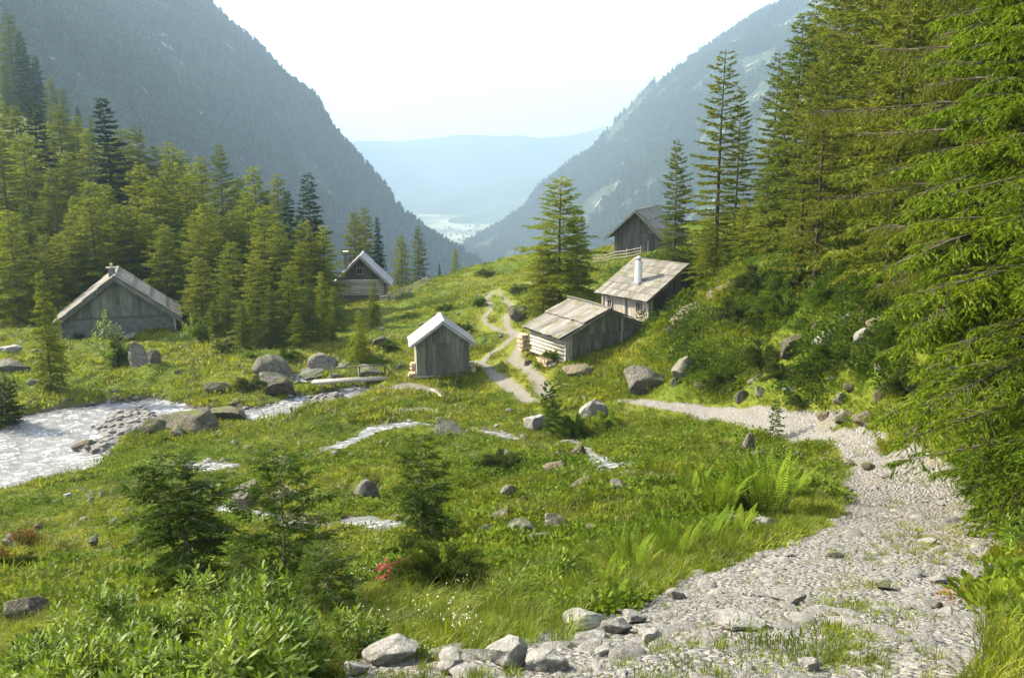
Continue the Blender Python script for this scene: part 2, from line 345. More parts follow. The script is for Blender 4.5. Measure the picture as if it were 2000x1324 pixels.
G1, G2, G3 = (.105,.155,.004), (.185,.205,.006), (.042,.068,.004)
def ground_mat():
    m, nt, out = new_mat("meadow_and_gravel"); g = N(nt); ps = g.pos()
    big = g.noise(ps, .22, 3); mid = g.noise(ps, 1.3, 4, .6); fine = g.noise(ps, 9, 4, .7); micro = g.noise(ps, 45, 3, .7)
    grass = g.mix(g.ramp(big, .35, .62), (.085,.135,.006), (.14,.165,.010))
    grass = g.mix(g.ramp(mid, .5, .68, 0, .7), grass, G3)
    grass = g.mix(g.ramp(g.noise(ps, .55, 3), .62, .72, 0, .6), grass, (.16,.13,.04))
    grass = g.bright(grass, g.ramp(fine, .25, .75, .46, 1.0))  # darkened in colour as though the turf shaded itself
    v1 = g.voro(ps, 11, out=1); v1d = g.voro(ps, 11, 'DISTANCE_TO_EDGE'); v2 = g.voro(ps, 34, out=1); v2d = g.voro(ps, 34, 'DISTANCE_TO_EDGE')
    sx = g.n('ShaderNodeSeparateColor'); g.l(v1, sx.inputs[0]); sy = g.n('ShaderNodeSeparateColor'); g.l(v2, sy.inputs[0])
    stone = g.mix(sx.outputs[0], (.19,.18,.155), (.28,.27,.24)); stone2 = g.mix(sy.outputs[0], (.16,.15,.13), (.31,.30,.27))
    grav = g.mix(g.ramp(mid, .4, .6), stone, stone2)
    grav = g.bright(grav, g.ramp(g.math('MINIMUM', g.math('MULTIPLY', v1d, 5), g.math('MULTIPLY', v2d, 5)), 0, .35, .72, 1.0))
    grav = g.mix(g.ramp(g.noise(ps, .9, 4, .6), .56, .66, 0, .55), grav, (.2,.17,.1))
    rut = g.n('ShaderNodeAttribute', attribute_name='rut').outputs['Fac']
    grav = g.mix(g.math('MULTIPLY', rut, .6), grav, (.23,.21,.15))
    halo = g.math('MULTIPLY', g.n('ShaderNodeAttribute', attribute_name='trodden').outputs['Fac'], g.ramp(mid, .3, .6, .4, 1))
    grass = g.mix(g.math('MULTIPLY', halo, .75), grass, (.17,.17,.02))
    a = g.n('ShaderNodeAttribute', attribute_name='bare').outputs['Fac']
    mk = g.ramp(g.math('ADD', a, g.math('MULTIPLY', g.math('SUBTRACT', fine, .5), .9)), .38, .62)
    mossp = g.ramp(g.noise(ps, 1.6, 4, .6), .63, .70)
    mk = g.math('MULTIPLY', mk, g.math('SUBTRACT', 1.0, g.math('MULTIPLY', mossp, .75)), clamp=True)
    wet = g.n('ShaderNodeAttribute', attribute_name='wet').outputs['Fac']
    col = g.mix(mk, grass, grav)
    col = g.mix(g.ramp(wet, .2, .8), col, (.09,.075,.05))
    p = g.n('ShaderNodeBsdfPrincipled'); g.l(col, p.inputs['Base Color']); p.inputs['Roughness'].default_value = .9
    p.inputs['Specular IOR Level'].default_value = .15
    h = g.math('ADD', g.math('MULTIPLY', fine, .8), g.math('ADD', g.math('MULTIPLY', micro, .3), g.math('MULTIPLY', g.math('MULTIPLY', v1d, 2), mk)))
    g.l(g.bump(h, 1.0, .06), p.inputs['Normal']); g.l(p.outputs[0], out.inputs[0]); return m

def water_mat():
    m, nt, out = new_mat("stream_water"); g = N(nt); ps = g.pos()
    st = g.vscale(ps, (1.0, 1.6, 1)); n1 = g.noise(st, 1.5, 5, .65, .8); n2 = g.noise(st, 6, 4, .65, .5)
    foam = g.ramp(g.math('ADD', g.math('MULTIPLY', n1, .65), g.math('MULTIPLY', n2, .35)), .51, .67)
    col = g.mix(foam, (.17,.175,.165), (.68,.68,.67))
    p = g.n('ShaderNodeBsdfPrincipled'); g.l(col, p.inputs['Base Color'])
    g.l(g.ramp(foam, 0, 1, .12, .7), p.inputs['Roughness']); p.inputs['IOR'].default_value = 1.33
    h = g.math('ADD', n1, g.math('MULTIPLY', n2, .5)); g.l(g.bump(h, .9, .12), p.inputs['Normal']); g.l(p.outputs[0], out.inputs[0]); return m

def mountain_mat(name, dark, light, rock, sc=1.0):
    m, nt, out = new_mat(name); g = N(nt); ps = g.pos()
    n1 = g.noise(ps, .012 * sc, 5, .6); n2 = g.noise(ps, .06 * sc, 4, .7)
    col = g.mix(g.ramp(n1, .4, .6), dark, light); col = g.mix(g.ramp(n2, .56, .66, 0, 1), col, rock)
    p = g.n('ShaderNodeBsdfPrincipled'); g.l(col, p.inputs['Base Color']); p.inputs['Roughness'].default_value = 1
    p.inputs['Specular IOR Level'].default_value = 0
    g.l(g.bump(n2, .6, 6), p.inputs['Normal']); g.l(p.outputs[0], out.inputs[0]); return m

M = {}
M['ground'] = ground_mat(); M['water'] = water_mat()
M['larch'] = foliage_mat('larch_needles', (.125,.165,.007), (.185,.205,.010), .44, .35, .75, .45)
M['olive'] = foliage_mat('olive_larch_needles', (.095,.125,.008), (.14,.155,.011), .4, .35, .7, .4)
M['larch_dark'] = foliage_mat('larch_needles_dark', (.08,.12,.010), (.125,.15,.012), .38, .35, .5, .3)
M['spruce'] = foliage_mat('spruce_needles', (.022,.048,.014), (.035,.07,.02), .2, .4, .5, .3)
M['fresh'] = foliage_mat('fresh_spruce_needles', (.085,.145,.005), (.155,.21,.008), .44, .6, .8, .2)
M['sapling'] = foliage_mat('sapling_needles', (.04,.078,.005), (.07,.115,.008), .34, .8, .6, .2)
M['juniper'] = foliage_mat('juniper_needles', (.03,.052,.007), (.065,.088,.010), .25, 2.0, .7, .25)
M['leaf'] = foliage_mat('shrub_leaves', (.085,.15,.008), (.16,.22,.014), .4, 1.5, .9, .4, .5, .3)
M['fern'] = foliage_mat('fern_leaflets', (.10,.175,.008), (.17,.23,.012), .42, 2.0, .35, .25)
M['grass'] = foliage_mat('grass_blades', (.14,.19,.005), (.24,.252,.008), .45, .22, .6, .4, .5, .25, (.22,.19,.07), .06, G3)
M['under'] = foliage_mat('undergrowth_leaves', (.035,.07,.006), (.07,.11,.008), .35, .6, .6, .4)  # dark green stands in for shade below the right wood
M['herb'] = foliage_mat('herb_leaves', (.075,.13,.008), (.14,.185,.012), .4, .5, .5, .45)
M['bark'] = wood_mat('larch_bark', (.05,.038,.026), (.13,.105,.08), (8,8,2.5))
M['bark_pale'] = wood_mat('pale_bark', (.16,.13,.10), (.30,.26,.21), (9,9,2.5))
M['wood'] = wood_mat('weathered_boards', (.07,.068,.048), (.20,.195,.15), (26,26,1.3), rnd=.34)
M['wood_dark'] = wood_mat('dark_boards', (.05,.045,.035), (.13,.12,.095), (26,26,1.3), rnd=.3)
M['wood_pale'] = wood_mat('pale_boards', (.24,.21,.17), (.42,.38,.31), (26,26,1.3), rnd=.22)  # lighter tone than the weathered boards
M['logs'] = wood_mat('pale_logs', (.26,.23,.18), (.46,.42,.34), (1.4,22,22), rnd=.2)
M['logs_sunlit'] = wood_mat('painted_sunlit_logs', (.42,.38,.3), (.66,.6,.48), (1.4,22,22), rnd=.2)  # paler tone stands in for sunlight on the cabin front
M['logs_y'] = wood_mat('pale_side_logs', (.26,.23,.18), (.46,.42,.34), (22,1.4,22), rnd=.2)  # light logs with the grain along the side wall
M['roof'] = wood_mat('weathered_roof_boards', (.115,.108,.088), (.225,.21,.175), (1.8,24,1.8), (.11,.11,.05), .06, .25)
M['roof_pale'] = wood_mat('pale_roof_boards', (.22,.21,.195), (.37,.36,.335), (1.8,24,1.8), None, 0, .14, .6)
M['stonewall'] = rock_mat('plastered_stone', (.11,.115,.095), (.18,.18,.15), (.25,.24,.2), .4, 1.6, mossamt=.1)
M['rock'] = rock_mat('grey_rock', (.085,.08,.06), (.19,.175,.135), (.29,.27,.215), .75, 1.4, mossamt=.7)
M['rock_dark'] = rock_mat('mossy_dark_rock', (.05,.045,.03), (.12,.105,.075), (.22,.2,.14), .6, 1.4, (.09,.11,.02), .8)
M['rock_pale'] = rock_mat('pale_track_rock', (.20,.19,.165), (.30,.288,.255), (.37,.355,.32), .5, 2.5, mossamt=.05)
M['rock_brown'] = rock_mat('brown_scree', (.10,.082,.055), (.18,.145,.095), (.25,.21,.14), .5, 1.0)
M['pebble'] = rock_mat('gravel_stones', (.16,.152,.13), (.265,.255,.225), (.32,.31,.28), .5, 4, mossamt=0)
M['fire'] = wood_mat('split_firewood', (.35,.24,.13), (.6,.47,.3), (12,12,2), rnd=.3)
M['white'] = plain('white_painted_metal', (.75,.75,.74), .5, 0, .4, .06)
M['metal'] = plain('dull_grey_metal', (.3,.3,.3), .5, .3)
M['glass'] = plain('dark_window_glass', (.02,.022,.025), .1, 0, .5)
M['dark'] = plain('light_block_core', (.02,.018,.015), .9)  # near-black for the added core that stops light inside the huts
M['pink'] = foliage_mat('pink_blossom', (.45,.03,.09), (.55,.08,.16), .3, 3)
M['red'] = foliage_mat('red_leaves', (.32,.05,.03), (.25,.10,.04), .3, 3)
M['whitefl'] = foliage_mat('white_blossom', (.65,.66,.5), (.7,.7,.62), .3, 3, .1, .1)
M['litter'] = foliage_mat('brown_litter', (.25,.11,.04), (.33,.17,.07), .2, 3)

# ------------------------------------------------------------------ the ground sheet with the track cut out of it
TH = np.radians(np.concatenate([np.linspace(-78, -42, 40, endpoint=False), np.linspace(-42, 42, 520), np.linspace(42, 78, 40)[1:]]))
RR = np.concatenate([np.linspace(2.0, 10.5, 40, endpoint=False), np.exp(np.linspace(math.log(10.5), math.log(150), 470)), np.exp(np.linspace(math.log(150), math.log(330), 40))[1:]])
tt, rr = np.meshgrid(TH, RR)
gx = rr * np.sin(tt); gy = rr * np.cos(tt) - 8
gz = H(gx.ravel(), gy.ravel()).reshape(gx.shape)
tsd = np.maximum(track_sd(gx.ravel(), gy.ravel()), -99); rsd = rut_sd(gx.ravel(), gy.ravel())
bsd = bar_sd(gx.ravel(), gy.ravel()); wsd = np.maximum(river_sd(gx.ravel(), gy.ravel()), brook_sd(gx.ravel(), gy.ravel()))
rutv = sstep(-.4, .2, rsd) * (1 - sstep(-.2, .2, tsd)); trod = np.maximum(sstep(-1.5, -.1, rsd), sstep(-.7, 0, tsd) * .5)
bare = np.maximum.reduce([sstep(-.25, .25, tsd), sstep(-.35, .3, rsd) * .78, sstep(-.2, .3, bsd)])
wetv = sstep(-.35, .05, wsd) * (1 - sstep(-.2, .2, bsd)) * .9
nr, nc = gx.shape
idx = np.arange(nr * nc).reshape(nr, nc)
Q = np.stack([idx[:-1, :-1], idx[:-1, 1:], idx[1:, 1:], idx[1:, :-1]], -1).reshape(-1, 4)
V = np.stack([gx.ravel(), gy.ravel(), gz.ravel()], -1)
istrack = (np.maximum(tsd, rsd)[Q].mean(1) > 0)
def sub(name, sel):
    q = Q[sel]; used, inv = np.unique(q, return_inverse=True)
    return link(name, mk_mesh(name, V[used], inv.reshape(-1, 4), M['ground'], True, {'bare': bare[used], 'wet': wetv[used], 'rut': rutv[used], 'trodden': trod[used]}))
tag(sub('ground', ~istrack), kind='structure'); tag(sub('track', istrack), kind='structure')

# ------------------------------------------------------------------ water
def sheet(name, sdf, x0, x1, y0, y1, st, drop, marg):
    xs = np.arange(x0, x1, st); ys = np.arange(y0, y1, st); X, Y = np.meshgrid(xs, ys)
    s = sdf(X.ravel(), Y.ravel()); nr_, nc_ = X.shape; ix = np.arange(nr_ * nc_).reshape(nr_, nc_)
    q = np.stack([ix[:-1, :-1], ix[:-1, 1:], ix[1:, 1:], ix[1:, :-1]], -1).reshape(-1, 4)
    q = q[(s[q] > -marg).any(1)]; used, inv = np.unique(q, return_inverse=True)
    xx = X.ravel()[used]; yy = Y.ravel()[used]
    z = base(xx, yy) - drop + (fbm(xx * 1.4, yy * 2.2, 51) - .5) * .16 * (drop / .16) + (fbm(xx * 4, yy * 5, 53) - .5) * .07 * (drop / .16)
    return link(name, mk_mesh(name, np.stack([xx, yy, z], -1), inv.reshape(-1, 4), M['water'], True))
tag(sheet('river_water', river_sd, RIVER[0][:, 0].min() - 1, RIVER[0][:, 0].max() + 1, RIVER[0][:, 1].min() - 1, RIVER[0][:, 1].max() + 1, .14, .16, .25), kind='structure')
tag(sheet('brook_water', brook_sd, -22, 6, 13, 55, .10, .055, .05), kind='structure')

# ------------------------------------------------------------------ the valley beyond: floor, mountains, hills
def hf(name, xs, ys, zf, mat):
    X, Y = np.meshgrid(xs, ys); Z = zf(X, Y); nr_, nc_ = X.shape; ix = np.arange(nr_ * nc_).reshape(nr_, nc_)
    q = np.stack([ix[:-1, :-1], ix[:-1, 1:], ix[1:, 1:], ix[1:, :-1]], -1).reshape(-1, 4)
    o = link(name, mk_mesh(name, np.stack([X.ravel(), Y.ravel(), Z.ravel()], -1), q, mat, True)); return tag(o, kind='structure')
FLOOR = -292.0
def prof(pts, Y):                       # silhouette rows turned into heights at that distance
    P = np.array([at(u, v, Y) for u, v in pts]); o = np.argsort(P[:, 0]); return P[o, 0], P[o, 2]
YL = 1450.0
lx, lz = prof([(250,-60),(330,-40),(400,2),(455,62),(520,112),(570,165),(620,207),(640,240),(680,290),(700,315),(740,357),(780,402),(810,432),(850,467),(900,492),(950,530),(1000,580),(1040,620)], YL)
def zl(x, y):
    sh = (YL - np.minimum(y, YL)) * .03
    xx = x + sh
    f = np.interp(xx, lx, lz)
    f = np.where(xx < lx[0], lz[0] + 20 * (1 - np.exp((xx - lx[0]) / 150)), f); f = np.where(xx > lx[-1], lz[-1] - (xx - lx[-1]) * .6, f)
    n = (fbm(x / 150, y / 150, 61, 4) - .5) * 46 + (fbm(x / 38, y / 38, 65, 3) - .5) * 16
    n = n * (1 - .75 * sstep(YL - 420, YL, y)); n = n - 14 * sstep(0, 350, YL - y)
    back = np.maximum(y - YL, 0) * .75
    return np.maximum(f + n - back, FLOOR - 3)
YR = 2300.0
rx, rz = prof([(700,600),(800,545),(860,505),(900,484),(980,446),(1020,415),(1050,372),(1080,347),(1110,322),(1160,290),(1200,238),(1230,210),(1290,152),(1350,121),(1400,86),(1480,32),(1560,2),(1640,-30),(1720,-40)], YR)
def zr(x, y):
    sh = (YR - np.minimum(y, YR)) * .12
    xx = x - sh
    f = np.interp(xx, rx, rz)
    f = np.where(xx < rx[0], rz[0] + (xx - rx[0]) * .6, f)
    n = (fbm(x / 210, y / 210, 71, 4) - .5) * 70 + (fbm(x / 50, y / 50, 75, 3) - .5) * 20
    n = n * (1 - .7 * sstep(YR - 500, YR, y)); n = n - 22 * sstep(0, 500, YR - y)
    back = np.maximum(y - YR, 0) * .7
    return np.maximum(f + n - back, FLOOR - 3)
M['mt'] = mountain_mat('far_forest_floor', (.018,.03,.014), (.035,.052,.022), (.20,.185,.16))
M['mt2'] = mountain_mat('far_forest_floor_right', (.02,.034,.016), (.04,.058,.026), (.24,.225,.19))
hf('mountain_left', np.linspace(-1500, 300, 200), np.linspace(330, 2400, 200), zl, M['mt'])
hf('mountain_right', np.linspace(-700, 2300, 220), np.linspace(500, 3400, 200), zr, M['mt2'])
def ridge(name, pts, Y, d0, d1, amp, seed, mat):
    xs_, zs_ = prof(pts, Y)
    def z(x, y):
        f = np.interp(x, xs_, zs_) + (fbm(x / 260, y / 260, seed, 4) - .5) * amp
        k = np.where(y < Y, sstep(Y - d0, Y, y), 1 - sstep(Y, Y + d1, y))
        return FLOOR - 2.5 + (f - FLOOR) * k
    hf(name, np.linspace(-3300, 3300, 330), np.linspace(Y - d0, Y + d1, 40), z, mat)
M['far1'] = mountain_mat('distant_hill', (.03,.05,.03), (.07,.09,.05), (.12,.13,.07), .4)
ridge('hill_near_village', [(-200,500),(700,462),(780,452),(860,434),(930,412),(1000,396),(1060,384),(1150,372),(1500,360)], 4050, 330, 300, 12, 81, M['far1'])
ridge('hill_beyond_village', [(-600,430),(400,428),(690,412),(790,402),(840,395),(900,373),(960,357),(1080,344),(1200,334),(1500,330)], 4650, 300, 400, 18, 84, M['far1'])
ridge('mountain_far', [(-900,330),(300,300),(640,286),(700,276),(780,276),(840,269),(900,262),(1000,263),(1060,268),(1130,262),(1200,242),(1300,225),(1800,260)], 5700, 600, 600, 24, 88, M['far1'])
def floor_mat():
    m, nt, out = new_mat("valley_fields"); g = N(nt); ps = g.pos()
    v = g.n('ShaderNodeSeparateColor'); g.l(g.voro(g.vscale(ps, (1, .6, 1)), .006, out=1), v.inputs[0])
    col = g.mix(v.outputs[0], (.10,.14,.05), (.42,.42,.24)); col = g.mix(g.ramp(g.noise(ps, .004, 4), .5, .6, 0, .7), col, (.04,.06,.03))
    p = g.n('ShaderNodeBsdfPrincipled'); g.l(col, p.inputs['Base Color']); p.inputs['Roughness'].default_value = 1
    g.l(p.outputs[0], out.inputs[0]); return m
hf('valley_floor', np.linspace(-3900, 3900, 20), np.linspace(-60, 6900, 20), lambda x, y: x * 0 + FLOOR, floor_mat())

# ------------------------------------------------------------------ foliage generators
def unit(a): return a / (np.linalg.norm(a, axis=-1, keepdims=True) + 1e-9)
def rdir(rs, n): return unit(rs.normal(size=(n, 3)))
def cards(rs, P, D, ln, wd, spread=.8, down=0.0):
    """one thin triangle per point P, pointing along D with some spread"""
    n = len(P); d = unit(D + rdir(rs, n) * spread + np.array([0, 0, -down])); s = unit(np.cross(d, rdir(rs, n)))
    L = ln * rs.uniform(.6, 1.3, (n, 1)); W_ = wd * rs.uniform(.7, 1.2, (n, 1)) * .5
    V_ = np.stack([P - s * W_, P + s * W_, P + d * L], 1).reshape(-1, 3)
    return V_
def tri_faces(n): return np.arange(n * 3).reshape(-1, 3)
def tubes(A, R, n=3):
    """A: (k, m, 3) polylines, R: (k, m) radii -> tube verts/faces"""
    k, m, _ = A.shape; T = np.gradient(A, axis=1); T = unit(T)
    up = np.zeros_like(T); up[..., 2] = 1; up[np.abs(T[..., 2]) > .9] = (1, 0, 0)
    a = unit(np.cross(T, up)); b = np.cross(T, a); ang = np.arange(n) * 6.2832 / n
    V_ = A[:, :, None] + R[:, :, None, None] * (a[:, :, None] * np.cos(ang)[None, None, :, None] + b[:, :, None] * np.sin(ang)[None, None, :, None])
    ix = np.arange(k * m * n).reshape(k, m, n); j = np.roll(ix, -1, 2)
    Fq = np.stack([ix[:, :-1], j[:, :-1], j[:, 1:], ix[:, 1:]], -1).reshape(-1, 4)
    return V_.reshape(-1, 3), Fq
def conifer(seed, Ht=12.0, R=2.4, cb=.08, nl=90, shape=.75, up=(-.1,.7), droop=.35, ntw=12, twl=.42, nneed=6, nlen=.3, nwid=.07,
            r0=.14, spread=.7, down=.2, sub=0, sublen=.2, bare=0.0, lean=0.0):
    rs = np.random.default_rng(seed)
    t = cb + (1 - cb) * (np.linspace(0, .985, nl) + rs.uniform(-.008, .008, nl)).clip(0, .99)
    tn = (t - cb) / (1 - cb); az = np.arange(nl) * 2.4 + rs.uniform(-.5, .5, nl)
    L = R * (1 - tn) ** shape * rs.uniform(.55, 1.12, nl) * (1 - .45 * np.exp(-tn / .08)) + .035 * R
    big = rs.random(nl) < .12; L[big] *= 1.18
    el = up[0] + (up[1] - up[0]) * tn + rs.uniform(-.12, .12, nl)
    bend = rs.uniform(-.012, .012, 2) * Ht
    def axis(z): q = z / Ht; return np.stack([bend[0] * np.sin(q * 3) + lean * Ht * q, bend[1] * np.sin(q * 2.3), z], -1)
    O = axis(t * Ht); dh = np.stack([np.cos(az), np.sin(az), 0 * az], -1)
    def limb(i, s):
        p = O[i] + dh[i] * (L[i] * s)[:, None]
        p[:, 2] += L[i] * (el[i] * s - droop * s * s * (1 - .5 * tn[i]) + .12 * s ** 3); return p
    m = 5; ss = np.linspace(0, 1, m); I = np.repeat(np.arange(nl), m); A = limb(I, np.tile(ss, nl)).reshape(nl, m, 3)
    rad = (L[:, None] / R * .2 + .03) * r0 * (1 - ss[None] * .85)
    bv, bf = tubes(A, rad, 3)
    kz = np.linspace(-.02, 1, 12); tv, tf = tubes(axis(kz * Ht)[None], (r0 * (1 - kz.clip(0) * .93) * (1 + .5 * np.exp(-kz.clip(0) * 30)))[None], 8)
    # twigs
    cnt = np.maximum(3, (ntw * (L / R) ** .7).astype(int)); I = np.repeat(np.arange(nl), cnt); n = len(I)
    s = bare + (1 - bare) * rs.random(n) ** .8; P = limb(I, s); sd = np.where(rs.random(n) < .5, -1, 1)
    a2 = az[I] + sd * rs.uniform(.5, 1.25, n) * (1 - .6 * (s > .93)); D = np.stack([np.cos(a2), np.sin(a2), el[I] * .5 - droop * s * .8 + rs.uniform(-.2, .2, n)], -1); D = unit(D)
    l = (twl * L[I] * (1.12 - s) + .05 * R) * rs.uniform(.6, 1.15, n)
    wood = [(tv, tf), (bv, bf)]
    if sub:
        tws = np.linspace(0, 1, 3); TA = P[:, None] + D[:, None] * (l[:, None] * tws)[..., None]; TA[..., 2] -= droop * .4 * l[:, None] * tws ** 2
        wv, wf = tubes(TA, .006 * r0 / .14 * (1 - tws[None] * .7) * np.ones((n, 1)) * 1.0, 3); wood.append((wv, wf))
        c2 = np.maximum(2, (sub * l / (l.mean() + 1e-6)).astype(int)); J = np.repeat(np.arange(n), c2); k = len(J); q = rs.random(k)
        P2 = P[J] + D[J] * (l[J] * q)[:, None]; P2[:, 2] -= droop * .4 * l[J] * q ** 2
        sdv = unit(np.cross(D[J], np.array([0, 0, 1.0]))) * np.where(rs.random(k) < .5, -1, 1)[:, None]
        D = unit(D[J] * .9 + sdv * rs.uniform(.5, 1.2, (k, 1)) + rdir(rs, k) * .25 + np.array([0, 0, -down])); P = P2; l = sublen * rs.uniform(.5, 1.3, k); n = k
    c3 = np.maximum(2, (nneed * l / (l.mean() + 1e-6)).astype(int)); J = np.repeat(np.arange(n), c3); q = rs.random(len(J)) ** .9
    NP = P[J] + D[J] * (l[J] * q)[:, None]; NP[:, 2] -= droop * .35 * l[J] * q ** 2
    V_ = cards(rs, NP, D[J], nlen, nwid, spread, down)
    Vw = []; Fw = []; b = 0
    for v_, f_ in wood: Vw.append(v_); Fw.append(f_ + b); b += len(v_)
    return (np.concatenate(Vw), np.concatenate(Fw)), (V_, tri_faces(len(V_) // 3))
PROTO = {}
def proto(key, mat, bark='bark', **k):
    (wv, wf), (nv, nf) = conifer(**k)
    top = nv[:, 2].max()
    PROTO[key] = (mk_mesh('trunk', wv, wf, M[bark], True), mk_mesh('crown', nv, nf, M[mat]), top, k.get('R', 2.4))
for i in range(5):
    proto(f'larch{i}', 'larch', seed=100 + i, Ht=14, R=[3.5,3.1,3.9,3.3,2.9][i], cb=.05, nl=96, shape=.7, up=(-.05,.75), droop=.42, ntw=44, twl=.42, nneed=10, nlen=.27, nwid=.075, r0=.16, down=.3)
for i in range(3):
    proto(f'spruce{i}', 'spruce', seed=120 + i, Ht=16, R=[2.6,2.3,2.9][i], cb=.04, nl=140, shape=.85, up=(-.35,.5), droop=.25, ntw=30, twl=.38, nneed=10, nlen=.3, nwid=.1, r0=.17, down=.15)
for i in range(2):
    proto(f'tall{i}', 'larch', seed=130 + i, Ht=15, R=[2.7,2.4][i], cb=.06, nl=84, shape=.6, up=(-.2,.55), droop=.12, ntw=40, twl=.36, nneed=11, nlen=.19, nwid=.06, r0=.15, down=.35)
for i in range(2):
    proto(f'dlarch{i}', 'larch_dark', seed=140 + i, Ht=15, R=[3.0,2.7][i], cb=.05, nl=120, shape=.65, up=(-.2,.6), droop=.2, ntw=36, twl=.4, nneed=10, nlen=.24, nwid=.07, r0=.16, down=.25)

for a_, b_ in (('olive0', 'tall0'), ('olive1', 'tall1'), ('olive2', 'larch0'), ('olive3', 'larch3')):
    q_ = PROTO[b_]; c_ = q_[1].copy(); c_.materials.clear(); c_.materials.append(M['olive']); PROTO[a_] = (q_[0], c_, q_[2], q_[3])
def tree_at(x, y, z_top, key, label, cat='tree', group=None, width=1.0, rot=None, name=None, sink=.05, height=None):
    z = ground(x, y) - sink; tm, cm, top, R = PROTO[key]; hgt = height if height else z_top - z; hgt = max(hgt, .5); k = hgt / top
    nm = name or ('spruce_tree' if 'spruce' in key else 'larch_tree')
    r = link(nm, None, None, (x, y, z), (0, 0, rot if rot is not None else random.random() * 6.28), (k * width, k * width, k)); tag(r, label, cat, group)
    link('trunk', tm, r); link('crown', cm, r); return r
def tree(u, v, Y, key, label, group=None, width=1.0, height=None, **kw):
    x, _, zt = at(u, v, Y); return tree_at(x, Y, zt, key, label, 'tree', group, width, height=height, **kw)
random.seed(11)
ORD = 'first second third fourth fifth sixth seventh eighth ninth tenth eleventh twelfth thirteenth fourteenth fifteenth sixteenth seventeenth eighteenth nineteenth twentieth twenty-first twenty-second twenty-third twenty-fourth twenty-fifth twenty-sixth twenty-seventh twenty-eighth twenty-ninth thirtieth'.split()
# ---- left forest
GL = 'larches and spruces of the forest on the left slope'
def phrase(lst):
    for row in lst:
        u, v, Y, key, wd, lab = row; tree(u, v, Y, key, lab, GL, wd)
phrase([
 (62,192,104,'spruce0',1.4,'dark spruce among pale larches, second tall dark spire from the left frame edge'),
 (197,190,98,'spruce1',1.6,'tallest dark green spruce spire in the left forest, above the barn'),
 (598,336,80,'spruce2',1.3,'dark green spruce rising behind the forest gap, nearest tall dark spire to the middle cabin'),
 (560,372,82,'spruce1',1.3,'dark spruce half hidden by larches just left of the pointed spruce'),
 (736,424,104,'spruce1',1.0,'slim dark spruce behind the chimney cabin, right of the round larch pair'),
 (858,512,104,'spruce0',.8,'very small dark spruce spike standing where the slope meets the far valley'),
 (888,484,112,'larch1',1.0,'lone hazy larch at the far end of the row, last before the open valley'),
 (815,440,108,'dlarch0',1.0,'blue-green larch with layered crown between the fence and the valley'),
 (782,458,98,'larch2',1.05,'round yellow-green larch just right of the chimney cabin roof'),
 (690,414,104,'larch3',1.15,'left one of the two rounded larches behind the chimney of the middle cabin'),
 (712,405,108,'larch0',1.1,'right one of the two rounded larches behind the chimney of the middle cabin'),
 (425,282,104,'dlarch1',1.1,'tall darker larch with bent tip in the middle of the forest skyline'),
 (494,322,100,'larch4',1.2,'tall yellow larch with narrow tip left of the dark spruces'),
 (470,345,104,'larch2',1.0,'pale larch tip behind the narrow yellow larch'),
 (542,338,98,'larch1',1.0,'brownish larch tip just left of the dark spruce pair'),
 (630,440,74,'larch0',1.25,'bright broad larch in front of the pointed dark spruce'),
 (75,528,47.5,'larch4',.85,'slender young larch with bare thin trunk on the stream bank left of the barn'),
 (108,600,48.5,'tall1',.7,'small young larch beside the slender larch on the stream bank'),
 (8,430,70,'tall0',1.0,'larch with dark bare lower trunk at the left frame edge behind the meadow'),
 (700,606,52,'larch2',.95,'small bushy larch sapling on the bank above the wooden footbridge'),
 (728,545,66,'larch4',.9,'thin larch sapling in front of the log wall of the middle cabin'),
 (625,530,62,'larch1',1.1,'larch left of the log-walled middle cabin with its branches over the terrace'),
])
back = [(15,20,225,'dlarch0'),(38,60,215,'spruce2'),(5,120,200,'dlarch1'),(68,108,205,'spruce0'),(95,150,200,'dlarch0'),(120,170,195,'dlarch1'),(70,215,180,'larch2'),(150,205,185,'spruce1'),(175,225,178,'dlarch1')]
for i, b in enumerate(sorted(back)): tree(b[0], b[1], b[2], b[3], f'hazy dark conifer high on the steep upper left slope, {ORD[i]} from the left', 'hazy conifers at the upper left corner', 1.25)
mid = [(-10,185,120),(28,205,118),(112,200,124),(146,226,126),(235,250,118),(266,244,122),(305,284,122),(326,276,118),(350,292,120),(392,302,114),(168,250,120),(88,240,112),(372,318,108),(452,350,108),(40,300,110),(215,270,106),(520,372,100)]
for i, b in enumerate(sorted(mid)): tree(b[0], b[1], b[2], f'larch{i % 5}', f'yellow-green larch in the skyline row of the left forest, {ORD[i]} from the left', 'larches of the skyline row of the left forest', 1.3)
fr = [(-5,262,92),(45,258,96),(100,330,88),(128,300,94),(172,352,84),(205,360,82),(275,318,84),(300,345,80),(338,315,86),(362,345,80),(398,395,78),(430,420,76),(482,378,80),(515,400,74),(545,430,72),(588,470,68),(20,420,82),(60,440,84),(250,400,76),(150,430,80),(320,440,72),(450,470,70)]
for i, b in enumerate(sorted(fr)): tree(b[0], b[1], b[2], f'larch{(i * 3 + 1) % 5}', f'tall larch in the front rows of the left forest, {ORD[i]} from the left', 'larches of the front rows of the left forest', 1.4)
lo = [(385,500,66,'larch2'),(440,545,62,'dlarch0'),(495,500,60,'larch0'),(525,560,58,'dlarch1'),(560,520,61,'larch3'),(600,560,60,'dlarch0'),(650,560,66,'larch1'),(470,590,58,'dlarch1'),(580,610,57,'larch2'),(415,590,62,'larch4'),(365,560,68,'larch3'),(650,630,60,'dlarch1')]
for i, b in enumerate(sorted(lo)): tree(b[0], b[1], b[2], b[3], f'low dense larch at the shaded forest foot above the stream boulders, {ORD[i]} from the left', 'larches at the shaded foot of the left forest', 1.5)
